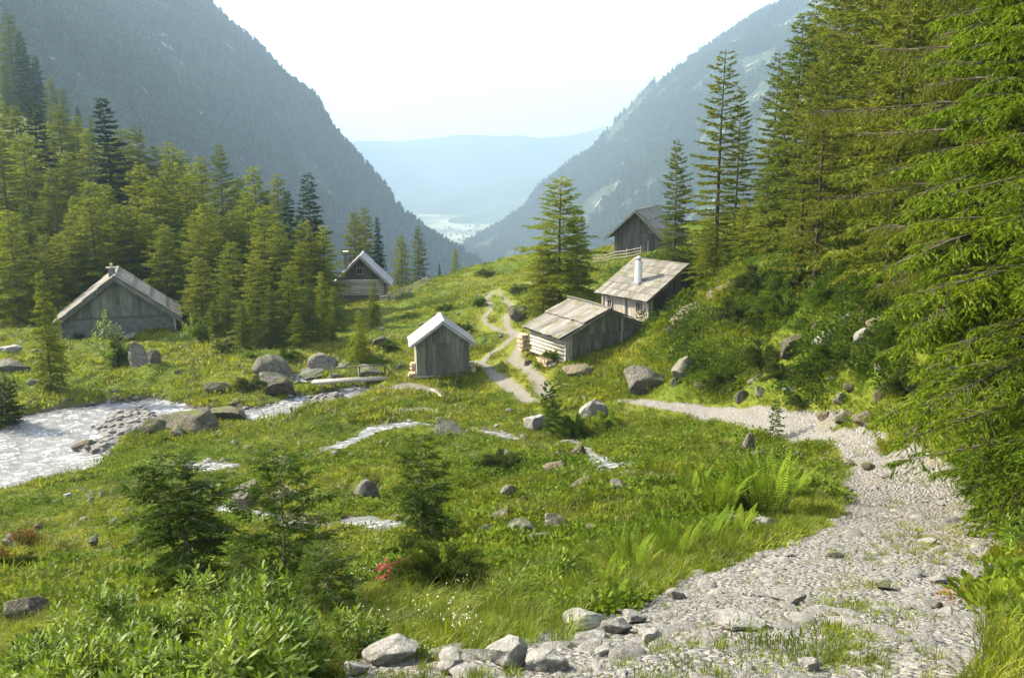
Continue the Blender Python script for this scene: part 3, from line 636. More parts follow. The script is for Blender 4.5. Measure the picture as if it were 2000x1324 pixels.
for i in range(30):
    u = -60 + i * 26 + random.uniform(-14, 14); Y = random.uniform(67, 78); vt = random.uniform(400, 500) + max(0, (u - 450)) * .15
    if 100 < u < 360: Y += 6; vt -= 20
    if u < 640: tree(u, vt, Y, f'larch{i % 5}', f'mid-sized larch in the lowest tier of the left forest, {ORD[i]} from the left', 'larches of the lowest tier of the left forest', 1.4)
# trees that fill the forest floor behind the front rows
for k in range(26):
    u = random.uniform(-150, 470); Y = random.uniform(72, 150); x, _, _ = at(u, 400, Y)
    tree_at(x, Y, 0, random.choice(['larch0','larch1','larch3','dlarch0','spruce0']), 'conifer deep inside the left forest, mostly hidden by front rows', 'tree', 'conifers deep inside the left forest', 1.2, height=random.uniform(6.5, 9))

# ---- right side trees
tree(1418, 98, 52, 'tall0', 'tallest free-standing larch with layered branches and dark trunk above the upper hut', None, 1.2)
tree(1447, 168, 56, 'tall1', 'thinner larch close behind the tallest free-standing larch', None, .95)
tree(1322, 273, 60, 'dlarch0', 'small blue-green larch in front of the roof of the uppermost cabin', None, .95)
tree(1098, 343, 61, 'larch2', 'wide larch standing alone on the grassy hill beside the track', None, 1.5)
tree(1130, 400, 62.5, 'larch1', 'second lower stem of the wide larch clump on the grassy hill', None, 1.2)
tree(1062, 470, 60, 'larch2', 'low spreading larch on the left side of the clump on the grassy hill', None, 1.3)
GRt = 'larches of the wood on the right slope'
rt = [(1575,22,46,'dlarch0',1.0,'dark teal larch with feathery tip at the left front of the right wood'),
 (1540,150,50,'dlarch1',1.0,'dark larch just left of the feathery teal larch'),
 (1652,-60,43,'olive0',1.0,'larch whose top leaves the frame right of the feathery teal larch'),
 (1500,330,47,'larch0',1.2,'low yellow larch at the left foot of the right wood'),
 (1385,420,50,'larch2',1.2,'low yellow larch behind the upper hut and left of the slab'),
 (1455,390,49,'larch3',1.2,'bushy yellow larch between the tallest larch and the wood'),
 (1545,420,44,'larch4',1.2,'shorter yellow larch in front of the two tall bare trunks'),
 (1590,120,38,'olive1',1.1,'larch with the left of two bare trunks at the right wood edge'),
 (1625,60,36,'olive0',1.0,'larch with the right of two bare trunks at the right wood edge')]
for u, v, Y, key, wd, lab in rt: tree(u, v, Y, key, lab, GRt, wd)
for k, (u, Y, h) in enumerate([(1680,40,15),(1720,36,14),(1760,42,16),(1800,34,15),(1840,39,15),(1880,31,13),(1930,36,15),(1980,30,14),(1700,52,16),(1780,50,16),(1860,48,15),(1960,44,15),(1640,52,15),(1560,58,14),(2040,28,13),(1740,30,11),(1500,60,12),(1600,47,13),(2060,40,14)]):
    x, _, _ = at(u, 500, Y)
    tree_at(x, Y, 0, ['olive2','olive1','dlarch0','olive3','olive0','olive2'][k % 6], 'larch deep inside the right wood behind the drooping branches', 'tree', 'larches inside the right wood', 1.1, height=h)

# ---- near trees at the right edge, finer
def fine_tree(x, y, key, label, name, height, mat, bark='bark', width=1.0, rot=0.0, **k):
    (wv, wf), (nv, nf) = conifer(**k); top = nv[:, 2].max(); s = height / top
    r = link(name, None, None, (x, y, ground(x, y) - .1), (0, 0, rot), (s * width, s * width, s)); tag(r, label, 'tree')
    link('trunk', mk_mesh('trunk', wv, wf, M[bark], True), r); link('crown', mk_mesh('crown', nv, nf, M[mat]), r); return r
fine_tree(10.2, 19.5, 'a', 'old larch whose long drooping olive branches reach out over the right slope', 'larch_tree', 15, 'olive', seed=201, Ht=15, R=4.8, cb=.2, nl=52, shape=.45, up=(-.1,.5), droop=.2, ntw=56, twl=.2, nneed=13, nlen=.07, nwid=.02, r0=.2, down=1.3, sub=6, sublen=.4, spread=.5, bare=.1)
fine_tree(8.1, 12.4, 'b', 'bright green spruce filling the right frame edge with fresh shoots', 'spruce_tree', 11, 'fresh', seed=202, Ht=11, R=3.0, cb=.03, nl=110, shape=.4, up=(-.3,.35), droop=.3, ntw=50, twl=.34, nneed=15, nlen=.068, nwid=.024, r0=.14, down=.35, sub=6, sublen=.2, spread=.6, bare=.05)
fine_tree(9.25, 14.6, 'd', 'lower bright spruce crowding the bend of the track under the tall fresh spruce', 'spruce_tree', 8.2, 'fresh', seed=204, Ht=9, R=1.7, cb=.02, nl=90, shape=.45, up=(-.35,.4), droop=.3, ntw=46, twl=.34, nneed=15, nlen=.068, nwid=.024, r0=.12, down=.35, sub=6, sublen=.2, spread=.6)
fine_tree(8.75, 15.4, 'e', 'tall dense green spruce just behind the bright spruce at the right frame edge', 'spruce_tree', 13, 'fresh', seed=205, Ht=13, R=2.2, cb=.16, nl=150, shape=.35, up=(-.3,.35), droop=.4, ntw=46, twl=.36, nneed=14, nlen=.075, nwid=.027, r0=.15, down=.5, sub=6, sublen=.26, spread=.6)
fine_tree(10.7, 15.8, 'c', 'green larch standing between the fresh spruce and the old drooping larch', 'larch_tree', 10, 'sapling', seed=203, Ht=10, R=2.9, cb=.03, nl=75, shape=.5, up=(-.2,.5), droop=.35, ntw=36, twl=.36, nneed=11, nlen=.07, nwid=.022, r0=.14, down=.4, sub=5, sublen=.22, spread=.6)

# ---- saplings in the foreground and middle ground
def sap(u, v, hpx, label, seed, mat='sapling', wd=1.0, name='larch_sapling', lean=0.0, rot=0.0, detail=1.0, **kw):
    x, y, z = place(u, v); h = px(y, hpx) / CP
    a = dict(seed=seed, Ht=3.0, R=1.0, cb=.08, nl=44, shape=.6, up=(-.1,.8), droop=.25, ntw=24, twl=.36, nneed=12, nlen=.06, nwid=.018, r0=.035, down=.1, sub=4, sublen=.16, spread=.8, lean=lean)
    a.update(kw); (wv, wf), (nv, nf) = conifer(**a); s = h / nv[:, 2].max()
    r = link(name, None, None, (x, y, z - .04), (0, 0, rot), (s * wd, s * wd, s)); tag(r, label, 'sapling')
    link('trunk', mk_mesh('trunk', wv, wf, M['bark_pale'], True), r); link('crown', mk_mesh('crown', nv, nf, M[mat]), r)
sap(395, 1145, 285, 'young spruce with leaning pale trunk above the leafy bush in the foreground', 301, wd=1.5, name='spruce_sapling', lean=-.12, nl=36, shape=.42, nneed=16, droop=.42, cb=.16, ntw=34)
sap(560, 1190, 350, 'tall thin larch sapling with sparse twigs in the foreground left of centre', 302, wd=1.1, nl=42, shape=.42, nneed=13)
sap(640, 1215, 185, 'dark broad young spruce at the right foot of the thin larch sapling', 303, 'sapling', 1.7, 'spruce_sapling', nl=44, shape=.35, nneed=14)
sap(480, 1180, 160, 'low spruce seedling between the leaning sapling and the thin larch', 308, 'sapling', 1.2, 'spruce_sapling', nl=40, shape=.4, nneed=12)
sap(825, 1062, 240, 'feathery green larch sapling in the middle of the meadow', 304, wd=1.15, nl=50, shape=.6, nneed=14, cb=.03)
sap(1085, 850, 115, 'dark leaning young larch beside the pale boulder near the track fork', 305, 'sapling', .85, lean=-.18, shape=.4, sub=0, nlen=.16, nwid=.05, nneed=12, ntw=14)
sap(1512, 858, 92, 'small thin larch seedling at the edge of the side track', 306, wd=.8, sub=0, nlen=.14, nwid=.035, ntw=12)
sap(232, 722, 75, 'small dark spruce in front of the barn beside the leafy shrub', 307, 'juniper', 1.0, 'spruce_sapling', sub=0, nlen=.2, nwid=.07, ntw=14, nneed=10)
sap(15, 830, 95, 'dark young spruce on the far stream bank at the left frame edge', 309, 'juniper', 1.4, 'spruce_sapling', sub=0, nlen=.18, nwid=.06, ntw=16, nneed=12, shape=.35)

# ------------------------------------------------------------------ rocks
def rock_mesh(name, seed, mat, n=3, planes=14, flat=1.0):
    rs = np.random.default_rng(seed)
    import bmesh
    bm = bmesh.new(); bmesh.ops.create_icosphere(bm, subdivisions=n, radius=1.0)
    P = np.array([v.co[:] for v in bm.verts]); Fc = np.array([[v.index for v in f.verts] for f in bm.faces]); bm.free()
    nn = rdir(rs, planes); dd = rs.uniform(.38, .8, planes)
    for a, d in zip(nn, dd):
        t = P @ a; k = t > d; P[k] -= np.outer(t[k] - d, a)
    q = (fbm(P[:, 0] * 2.4 + seed, P[:, 1] * 2.4 + P[:, 2] * 1.7, seed % 50, 3) - .5) * .17 + (fbm(P[:, 0] * 6 + seed, P[:, 1] * 6 + P[:, 2] * 5, seed % 40, 2) - .5) * .13 - .05 * (np.abs(fbm(P[:, 0] * 3.1 + seed + P[:, 2] * 2, P[:, 1] * 3.1 + seed, seed % 30, 2) - .5) < .03)
    P = P * (1 + q)[:, None]; P[:, 2] *= flat
    P -= (P.max(0) + P.min(0)) / 2; P /= (P.max(0) - P.min(0)); return mk_mesh(name, P, Fc, mat, False)
RK = [rock_mesh('boulder', 400 + i, M['rock'], 4, 11 + i) for i in range(6)]
RKD = [rock_mesh('boulder', 420 + i, M['rock_dark'], 4, 12) for i in range(3)]
RKP = [rock_mesh('boulder', 430 + i, M['rock_pale'], 4, 10) for i in range(5)]
RKB = [rock_mesh('boulder', 440 + i, M['rock_brown'], 4, 14) for i in range(2)]
_kr = [0]
def boulder(u, v, wpx, hpx, label, kind='g', depth=.8, name='boulder', group=None, rot=None, tilt=0.0, sinkf=.34):
    x, y, z = place(u, v); W_ = px(y, wpx); Hh = px(y, hpx) * .98; D_ = W_ * depth
    _kr[0] += 1; S_ = {'g': RK, 'd': RKD, 'p': RKP, 'b': RKB}[kind]; me = S_[_kr[0] % len(S_)]
    hh = Hh / (1 - sinkf)
    o = link(name, me, None, (x, y + D_ * .4, z + hh * (.5 - sinkf)), (0, tilt, rot if rot is not None else random.uniform(-.5, .5)), (W_, D_, hh)); tag(o, label, 'rock', group); return o
BL = [
 (530,742,96,50,'largest rounded grey boulder at the stream bend, left of the footbridge','g'),
 (545,775,66,36,'dark wet boulder just below the largest boulder at the stream bend','d'),
 (536,752,70,22,'flat grey stone wedged under the largest boulder at the stream bend','g'),
 (627,728,66,38,'broad boulder behind the left end of the footbridge','g'),
 (605,745,50,22,'low boulder under the left end of the footbridge','g'),
 (722,738,56,26,'rounded boulder at the right end of the footbridge','g'),
 (655,745,40,16,'small stone behind the middle of the footbridge','g'),
 (690,678,0,0,None,'g'),
 (742,678,36,22,'dark rock in the grass slope left of the small shed','d'),
 (270,718,48,48,'grey upright boulder below the barn','g'),
 (300,712,28,28,'smaller dark boulder beside the upright boulder below the barn','d'),
 (250,668,26,14,'pale stone against the foot of the barn wall','g'),
 (18,728,60,26,'rough grey boulder at the left frame edge across the stream','g'),
 (12,690,44,12,'flat pale stone in the meadow at the left frame edge','p'),
 (72,692,34,12,'pale flat stone right of the slender larch trunk','p'),
 (352,846,140,44,'long dark rock outcrop on the near bank between gravel bar and meadow','d',.5),
 (300,848,60,26,'low brown foot of the dark rock outcrop','d'),
 (440,822,110,26,'mossy low ridge rock right of the dark outcrop','d',.5),
 (348,856,36,26,'small grey boulder with pale top in front of the dark outcrop','g'),
 (420,768,54,18,'dark flat rock in the meadow edge left of the rapids','d'),
 (158,880,52,16,'dark brown stone lying in the stream at the gravel bar','b'),
 (138,888,14,16,'small black stone standing in the stream','d'),
 (40,838,30,9,'low dark stone in the water near the far bank','d'),
 (478,1000,62,68,'tall grey boulder with deep shadow beside the brook left of centre','g'),
 (545,985,60,32,'brown flat rock behind the thin larch sapling','b'),
 (716,980,62,46,'pointed grey boulder in the meadow left of the feathery sapling','g'),
 (770,1030,30,12,'small stone in the brook behind the feathery sapling','g'),
 (878,855,68,34,'long grey rock with dark right end above the brook','g'),
 (1046,846,50,34,'pale flat boulder left of the dark leaning larch','p'),
 (1160,815,58,40,'pale boulder with a dark crack right of the dark leaning larch','p'),
 (1266,768,92,52,'big square grey block at the side track below the huts','g'),
 (1342,740,54,46,'grey boulder above and right of the big square block','g'),
 (1322,752,24,16,'small stone at the foot of the grey boulder near the square block','g'),
 (1372,760,30,18,'small brown stone right of the grey boulder near the square block','b'),
 (1018,625,54,30,'dark overhung boulder beside the track on the hill','d'),
 (1128,735,70,20,'low flat rock in the grass below the lower hut','b'),
 (1130,893,34,24,'triangular brown stone in the brook channel right of centre','b'),
 (1090,897,28,16,'brown stone left of the triangular stone in the brook channel','b'),
 (1142,962,58,28,'dark red-brown stone heap in the brook gully','b'),
 (1085,928,50,24,'rust coloured peat bank stone beside the green juniper mound','b'),
 (992,975,34,30,'upright grey stone in the meadow right of the feathery sapling','g'),
 (1020,992,28,24,'leaning dark slab in the grass beside the upright grey stone','d'),
 (978,1022,42,28,'dark jagged boulder at the lower end of the brook gully','d'),
 (1022,1047,84,26,'long flat grey slab in the meadow, upper of the two slabs','g'),
 (1050,1064,80,18,'long flat grey slab in the meadow, lower of the two slabs','g'),
 (1092,1036,60,28,'rounded boulder right of the two flat slabs','g'),
 (1150,1052,66,24,'broken flat rock right of the rounded boulder by the slabs','b'),
 (945,1048,36,20,'small pale boulder left of the two flat slabs','g'),
 (1213,965,46,28,'small grey boulder near the top of the green mound left of the fern','g'),
 (1465,885,30,44,'grey stone beside the seedling left of the side track','g'),
 (1480,898,34,18,'flat dark stone at the verge of the side track','d'),
 (1620,682,58,40,'largest pale boulder on the right slope amid low green bushes','p'),
 (1600,645,26,20,'small round stone above the largest pale boulder on the right slope','g'),
 (1560,690,60,40,'dark domed boulder left of the largest pale boulder on the right slope','d'),
 (1660,628,38,16,'light stone highest in the scree on the right slope','p'),
 (1690,670,36,30,'whitish broken stone in the scree on the right slope','p'),
 (1720,640,46,26,'brownish boulder at the right end of the scree','b'),
 (1745,590,44,30,'stone under the hanging spruce branches at the top of the slope','g'),
 (1790,608,34,26,'slanting pale stone right of the stone under the spruce branches','p'),
 (1728,724,36,22,'pale rounded stone in the grass below the scree','p'),
 (1724,780,30,34,'pointed stone leaning in the grass above the stone heap','b'),
 (1645,790,28,26,'grey knob stone above the stone heap beside the track','g'),
 (1452,782,36,22,'grey stone below the dark juniper mound on the right slope','g'),
 (1490,772,26,16,'small pale stone at the right foot of the dark juniper mound','g'),
 (1424,768,24,14,'small stone at the left foot of the dark juniper mound','g'),
 (1545,772,32,14,'flat stone in the short grass above the side track','g'),
 (1655,826,44,22,'mossy stone in the heap beside the track, left one','d'),
 (1690,830,44,24,'mossy stone in the heap beside the track, right one','b'),
 (1613,818,32,14,'rusty stone left of the stone heap beside the track','b'),
 (1705,838,26,12,'low brown stone at the right end of the stone heap','b'),
 (1665,762,30,12,'dark stone half sunk in the grass above the knob stone','d'),
 (1800,770,60,22,'brown root bank stone at the right edge of the slope above the bushes','b'),
 (20,1070,44,26,'grey stone under the red shrub at the left frame edge','g'),
 (88,1128,60,26,'grey mossy stone in the lower left meadow','g'),
 (45,1145,60,30,'grey slab rock left of the mossy stone in the lower left meadow','g'),
 (148,1105,22,14,'little stone between the red shrub and the leaning spruce sapling','g'),
 (40,1210,90,36,'broad dark boulder at the left frame edge beside the leafy bush','d'),
 (178,1065,24,18,'small grey stone right of the red shrub in the meadow','g'),
 (130,975,18,10,'small white stone in the meadow near the stream, right one','p'),
 (8,985,16,10,'small white stone in the meadow near the stream, left one','p'),
 (560,908,26,18,'small pale stone behind the tip of the thin larch sapling','p'),
 (760,1300,128,42,'largest pale rounded rock at the bottom edge of the track','p'),
 (692,1322,60,26,'low angular rock left of the largest pale rock at the bottom edge','p'),
 (992,1312,92,56,'blocky pale boulder in the track edge right of the largest pale rock','p'),
 (1070,1312,96,40,'smooth tan boulder touching the blocky pale boulder','p'),
 (1140,1232,92,30,'long flat pale rock at the left edge of the track','p'),
 (1205,1238,66,28,'bluish slab stone right of the long flat pale rock','p'),
 (1240,1218,54,22,'tan stone behind the bluish slab at the track edge','p'),
 (1270,1262,54,30,'pale square stone in the track below the bluish slab','p'),
 (1322,1170,44,22,'pale stone lying alone in the grass edge of the track','p'),
 (880,1318,60,26,'small pale rock between the two large rocks at the bottom edge','p'),
 (1185,1282,50,22,'pale rock just above the tan boulder in the track','p'),
 (1450,1232,122,14,'large flat slab set in the middle of the track','p'),
 (1545,1182,92,12,'flat slab further up the middle of the track','p'),
 (1635,1090,34,14,'dark-sided stone on the upper middle of the track','g'),
 (1728,1152,34,18,'grey stone right of the track centre','g'),
 (1840,1140,40,14,'flat pale stone with dark edge on the right side of the track','p'),
 (1835,1192,26,20,'small dark stone beside the brown litter on the track','g'),
 (1555,1105,0,0,None,'g'),
 (1585,1312,48,20,'pale stone in the bottom centre of the track','p'),
 (1440,1030,54,22,'tan stone at the foot of the big fern','b'),
 (1498,1030,50,16,'grey stone right of the tan stone at the foot of the big fern','p'),
 (1560,896,34,14,'pale stone on the left verge of the upper track','p'),
 (1665,912,30,14,'grey stone at the bend of the upper track','g'),
 (1700,918,30,12,'dark stone in the bend of the upper track, right one','d'),
]
for r in BL:
    if r[4]: boulder(*r)
# outcrop slope right of the huts
boulder(1348, 630, 110, 26, 'large brown slanting rock slab leaning on the slope right of the upper hut', 'b', .7, name='rock_slab', rot=.1, tilt=-.5, sinkf=.35)
boulder(1425, 575, 80, 18, 'reddish heathery rock knoll above the slanting slab under the larches', 'b', .7, name='rock_knoll', rot=.3, tilt=-.3, sinkf=.5)

# ------------------------------------------------------------------ scattered stones and gravel (uncountable)
import bmesh
SRC = {}
def src_coll(name, meshes):
    c = bpy.data.collections.new(name)
    for i, me in enumerate(meshes):
        o = bpy.data.objects.new(f'{name}_{i}', me); c.objects.link(o)
    SRC[name] = (c, len(meshes)); return c
def scatter(name, coll, P, scale, rot, mat=None, label=None, cat=None, kind='stuff'):
    """one object that instances the meshes of a collection on its points"""
    me = bpy.data.meshes.new(name); n = len(P); me.vertices.add(n); me.vertices.foreach_set('co', np.ascontiguousarray(P, np.float32).ravel())
    a = me.attributes.new('sc', 'FLOAT_VECTOR', 'POINT'); sc = np.asarray(scale, np.float32)
    if sc.ndim == 1: sc = np.repeat(sc[:, None], 3, 1)
    a.data.foreach_set('vector', np.ascontiguousarray(sc).ravel())
    a = me.attributes.new('rt', 'FLOAT_VECTOR', 'POINT'); a.data.foreach_set('vector', np.ascontiguousarray(rot, np.float32).ravel())
    o = link(name, me); tag(o, label, cat, None, kind)
    ng = bpy.data.node_groups.new(name + '_nodes', 'GeometryNodeTree')
    ng.interface.new_socket('Geometry', in_out='INPUT', socket_type='NodeSocketGeometry'); ng.interface.new_socket('Geometry', in_out='OUTPUT', socket_type='NodeSocketGeometry')
    nd = ng.nodes; gi = nd.new('NodeGroupInput'); go = nd.new('NodeGroupOutput'); iop = nd.new('GeometryNodeInstanceOnPoints'); ci = nd.new('GeometryNodeCollectionInfo')
    ci.inputs['Collection'].default_value = SRC[coll][0]; ci.inputs['Separate Children'].default_value = True; ci.inputs['Reset Children'].default_value = True
    a1 = nd.new('GeometryNodeInputNamedAttribute'); a1.data_type = 'FLOAT_VECTOR'; a1.inputs[0].default_value = 'sc'
    a2 = nd.new('GeometryNodeInputNamedAttribute'); a2.data_type = 'FLOAT_VECTOR'; a2.inputs[0].default_value = 'rt'
    e2r = nd.new('FunctionNodeEulerToRotation'); rv = nd.new('FunctionNodeRandomValue'); rv.data_type = 'INT'
    rv.inputs['Min'].default_value = 0 if True else 0
    for s_ in rv.inputs:
        if s_.name == 'Max' and s_.type == 'INT': s_.default_value = SRC[coll][1] - 1
        if s_.name == 'Min' and s_.type == 'INT': s_.default_value = 0
    L_ = ng.links.new
    L_(gi.outputs[0], iop.inputs['Points']); L_(ci.outputs[0], iop.inputs['Instance']); iop.inputs['Pick Instance'].default_value = True
    L_([s_ for s_ in rv.outputs if s_.type == 'INT'][0], iop.inputs['Instance Index'])
    L_(a1.outputs[0], iop.inputs['Scale']); L_(a2.outputs[0], e2r.inputs[0]); L_(e2r.outputs[0], iop.inputs['Rotation'])
    L_(iop.outputs[0], go.inputs[0]); md = o.modifiers.new('scatter', 'NODES'); md.node_group = ng; return o
rng = np.random.default_rng(21)
def fan(n, r0, r1, a=36, p=2.0):
    """points over the fan of ground in front, density falling with distance (p = 2: as 1/r^2)"""
    u = rng.random(n); th = np.radians(rng.uniform(-a, a, n))
    r = np.exp(np.log(r0) + u * np.log(r1 / r0)) if p == 2 else (r0 ** (2 - p) + u * (r1 ** (2 - p) - r0 ** (2 - p))) ** (1 / (2 - p))
    return r * np.sin(th), r * np.cos(th)
def attrs_at(x, y): return np.maximum(track_sd(x, y), rut_sd(x, y)), np.maximum(river_sd(x, y), brook_sd(x, y)), bar_sd(x, y)
def zrot(n, tilt=.0):
    return np.stack([rng.normal(0, tilt, n), rng.normal(0, tilt, n), rng.uniform(0, 6.28, n)], -1)
src_coll('src_pebble', [rock_mesh('pebble', 500 + i, M['pebble'], 1, 7) for i in range(6)])
x, y = fan(95000, 3.3, 30, 34); t_, w_, b_ = attrs_at(x, y); k = (t_ > -.12) & (rng.random(len(x)) < .12 + .88 * sstep(.44, .56, fbm(x * 1.3, y * 1.3, 92, 3))); x, y = x[k], y[k]
s = (.005 + .016 * rng.random(len(x)) ** 3 + .03 * (rng.random(len(x)) > .988)) * (1 + np.hypot(x, y) / 11)
sc = np.stack([s * rng.uniform(.8, 1.7, len(s)), s * rng.uniform(.8, 1.3, len(s)), s * rng.uniform(.25, .55, len(s))], -1) * 1.5
scatter('track_gravel', 'src_pebble', np.stack([x, y, H(x, y) + s * .1], -1), sc, zrot(len(x), .2))
x, y = fan(1500, 3.4, 28, 34); t_, w_, b_ = attrs_at(x, y); k = (t_ > -.1) & (fbm(x * .9, y * .9, 93, 2) > .42); x, y = x[k], y[k]
s = (.035 + .10 * rng.random(len(x)) ** 2.5) * (1 + np.hypot(x, y) / 25)
src_coll('src_slab', [rock_mesh('slab', 540 + i, M['pebble'], 2, 9) for i in range(5)])
scatter('embedded_stones', 'src_slab', np.stack([x, y, H(x, y) + s * .02], -1), np.stack([s * rng.uniform(1.2, 2.4, len(s)), s * rng.uniform(1, 1.6, len(s)), s * rng.uniform(.3, .6, len(s))], -1), zrot(len(x), .12))
x = rng.uniform(-24, 4, 16000); y = rng.uniform(30, 56, 16000); t_, w_, b_ = attrs_at(x, y)
k = (b_ > -.25) | ((np.abs(river_sd(x, y)) < .22) & (rng.random(len(x)) < .5)) | ((np.abs(brook_sd(x, y) + .05) < .16) & (rng.random(len(x)) < .8)); x, y = x[k], y[k]
s = .05 + .22 * rng.random(len(x)) ** 3
scatter('stream_stones', 'src_pebble', np.stack([x, y, H(x, y) + s * .15], -1), np.stack([s * 1.6, s * 1.3, s * .8], -1), zrot(len(x), .2))
x, y = fan(8500, 8, 75, 34); t_, w_, b_ = attrs_at(x, y); pn = fbm(x * .25, y * .25, 91, 2) + .25 * sstep(8, 14, x) * sstep(20, 30, y)
k = (w_ < -.2) & (t_ < -.2) & (pn > .50) | ((w_ > -.6) & (w_ < 0)); x, y = x[k], y[k]; s = (.05 + .20 * rng.random(len(x)) ** 3.5) * (.6 + np.hypot(x, y) / 60)
src_coll('src_stone', [rock_mesh('stone', 520 + i, M['rock'], 2, 9) for i in range(5)])
scatter('meadow_stones', 'src_stone', np.stack([x, y, H(x, y) + s * .12], -1), np.stack([s * 1.7, s * 1.3, s * .9], -1), zrot(len(x), .2))

# ------------------------------------------------------------------ grass and herbs
def blades(seed, n, rad, hgt, wid, curve=.5, segs=2, mat='grass', jit=.35):
    rs = np.random.default_rng(seed); a = rs.uniform(0, 6.28, n); r = rad * np.sqrt(rs.random(n)); b = np.stack([r * np.cos(a), r * np.sin(a), 0 * r - .02], -1)
    la = a + rs.normal(0, .9, n); ln = np.stack([np.cos(la), np.sin(la), 0 * la], -1); h = hgt * rs.uniform(.5, 1.15, n); c = curve * rs.uniform(.2, 1.2, n)
    sd = np.stack([-np.sin(la + jit), np.cos(la + jit), 0 * la], -1) * (wid * rs.uniform(.7, 1.2, n) / 2)[:, None]
    p1 = b + ln * (h * c * .3)[:, None] + np.array([0, 0, 1]) * (h * .6)[:, None]; p2 = b + ln * (h * c)[:, None] + np.array([0, 0, 1]) * (h * (1 - .3 * c))[:, None]
    V_ = np.stack([b - sd, b + sd, p1 + sd * .8, p1 - sd * .8, p2], 1); i = np.arange(n)[:, None] * 5
    F_ = np.concatenate([i + [0, 1, 2], i + [0, 2, 3], i + [3, 2, 4]], 0)
    return mk_mesh('grass_tuft', V_.reshape(-1, 3), F_, M[mat])
def leafclump(seed, n, rad, hgt, size, mat, name='herb_clump', up=.5):
    rs = np.random.default_rng(seed); a = rs.uniform(0, 6.28, n); r = rad * np.sqrt(rs.random(n)); zz = hgt * rs.random(n) * (1 - (r / rad) ** 2 * .6)
    c = np.stack([r * np.cos(a), r * np.sin(a), zz], -1); d = unit(np.stack([np.cos(a), np.sin(a), 0 * a + up], -1) + rdir(rs, n) * .7); s = unit(np.cross(d, rdir(rs, n)))
    L_ = size * rs.uniform(.6, 1.3, (n, 1)); V_ = np.stack([c, c + d * L_ * .5 + s * L_ * .3, c + d * L_, c + d * L_ * .5 - s * L_ * .3], 1)
    return mk_mesh(name, V_.reshape(-1, 3), np.arange(n * 4).reshape(-1, 4), M[mat])
src_coll('src_fine', [blades(600 + i, 26, .07, [.09,.13,.07,.11][i], .006, .8) for i in range(4)])
src_coll('src_mid', [blades(610 + i, 30, .16, [.09,.12,.08,.15][i], .014, .9) for i in range(4)])
src_coll('src_far', [blades(620 + i, 34, .38, [.14,.2,.12][i], .04, .9) for i in range(3)])
src_coll('src_herb', [leafclump(630 + i, 40, [.16,.2,.14][i], [.12,.16,.1][i], [.05,.06,.045][i], 'herb') for i in range(3)])
src_coll('src_low', [leafclump(640 + i, 150, .45, [.22,.3][i], .08, 'herb') for i in range(2)])
def field(name, coll, n, r0, r1, smin, smax, p=2.0, cover=None, seed=0, a=36):
    x, y = fan(n, r0, r1, a, p); t_, w_, b_ = attrs_at(x, y); pn = fbm(x * .5, y * .5, 95 + seed, 3); rd = rng.random(len(x))
    k = ((t_ < (-.3 if coll in ('src_far', 'src_low') else -.02)) | ((t_ > .3) & (pn > .64) & (rd < .2) & (coll == 'src_fine')) | (rd < (.03 if coll == 'src_fine' else 0))) & (w_ < -.06) & (b_ < .05)
    if cover is not None: k &= cover(x, y, pn)
    x, y, pn = x[k], y[k], pn[k]; t_ = t_[k]; s = (smin + (smax - smin) * sstep(.3, .7, pn)) * rng.uniform(.7, 1.3, len(x)) * np.where(t_ > 0, .45, 1)
    return scatter(name, coll, np.stack([x, y, H(x, y)], -1), s, zrot(len(x), .12))
field('near_grass', 'src_fine', 30000, 3.6, 16, .7, 1.6, 1.6)
field('meadow_grass', 'src_mid', 52000, 11, 50, .7, 1.5, 1.5, seed=1)
field('far_meadow_grass', 'src_far', 34000, 38, 118, .7, 1.5, 1.2, seed=2, a=40)
field('herbs', 'src_herb', 30000, 7, 45, .7, 1.5, 1.7, lambda x, y, p: p > .47, 3)
src_coll('src_under', [leafclump(650 + i, 260, .7, [.4,.5][i], .09, 'under', 'undergrowth') for i in range(2)])
field('slope_undergrowth', 'src_under', 6500, 18, 70, .6, 1.5, 1.3, lambda x, y, p: (x > 8) & (y > 19) & (p > .36) & ((x / y > .36) | (p > .5)) & ((x / y > .52) | (y > 24)) & ((x / y > .44) | (y > 33) | ((y > 26.8) & (x / y > .34))), 6)  # dark clumps added where the slope should lie in shade
field('slope_herbs', 'src_low', 17000, 16, 70, .6, 1.3, 1.3, lambda x, y, p: (x > 7) & (p > .4) & ((x / y > .53) | (y > 24)) & ((x / y > .44) | (y > 33) | ((y > 26.8) & (x / y > .34))), 4)

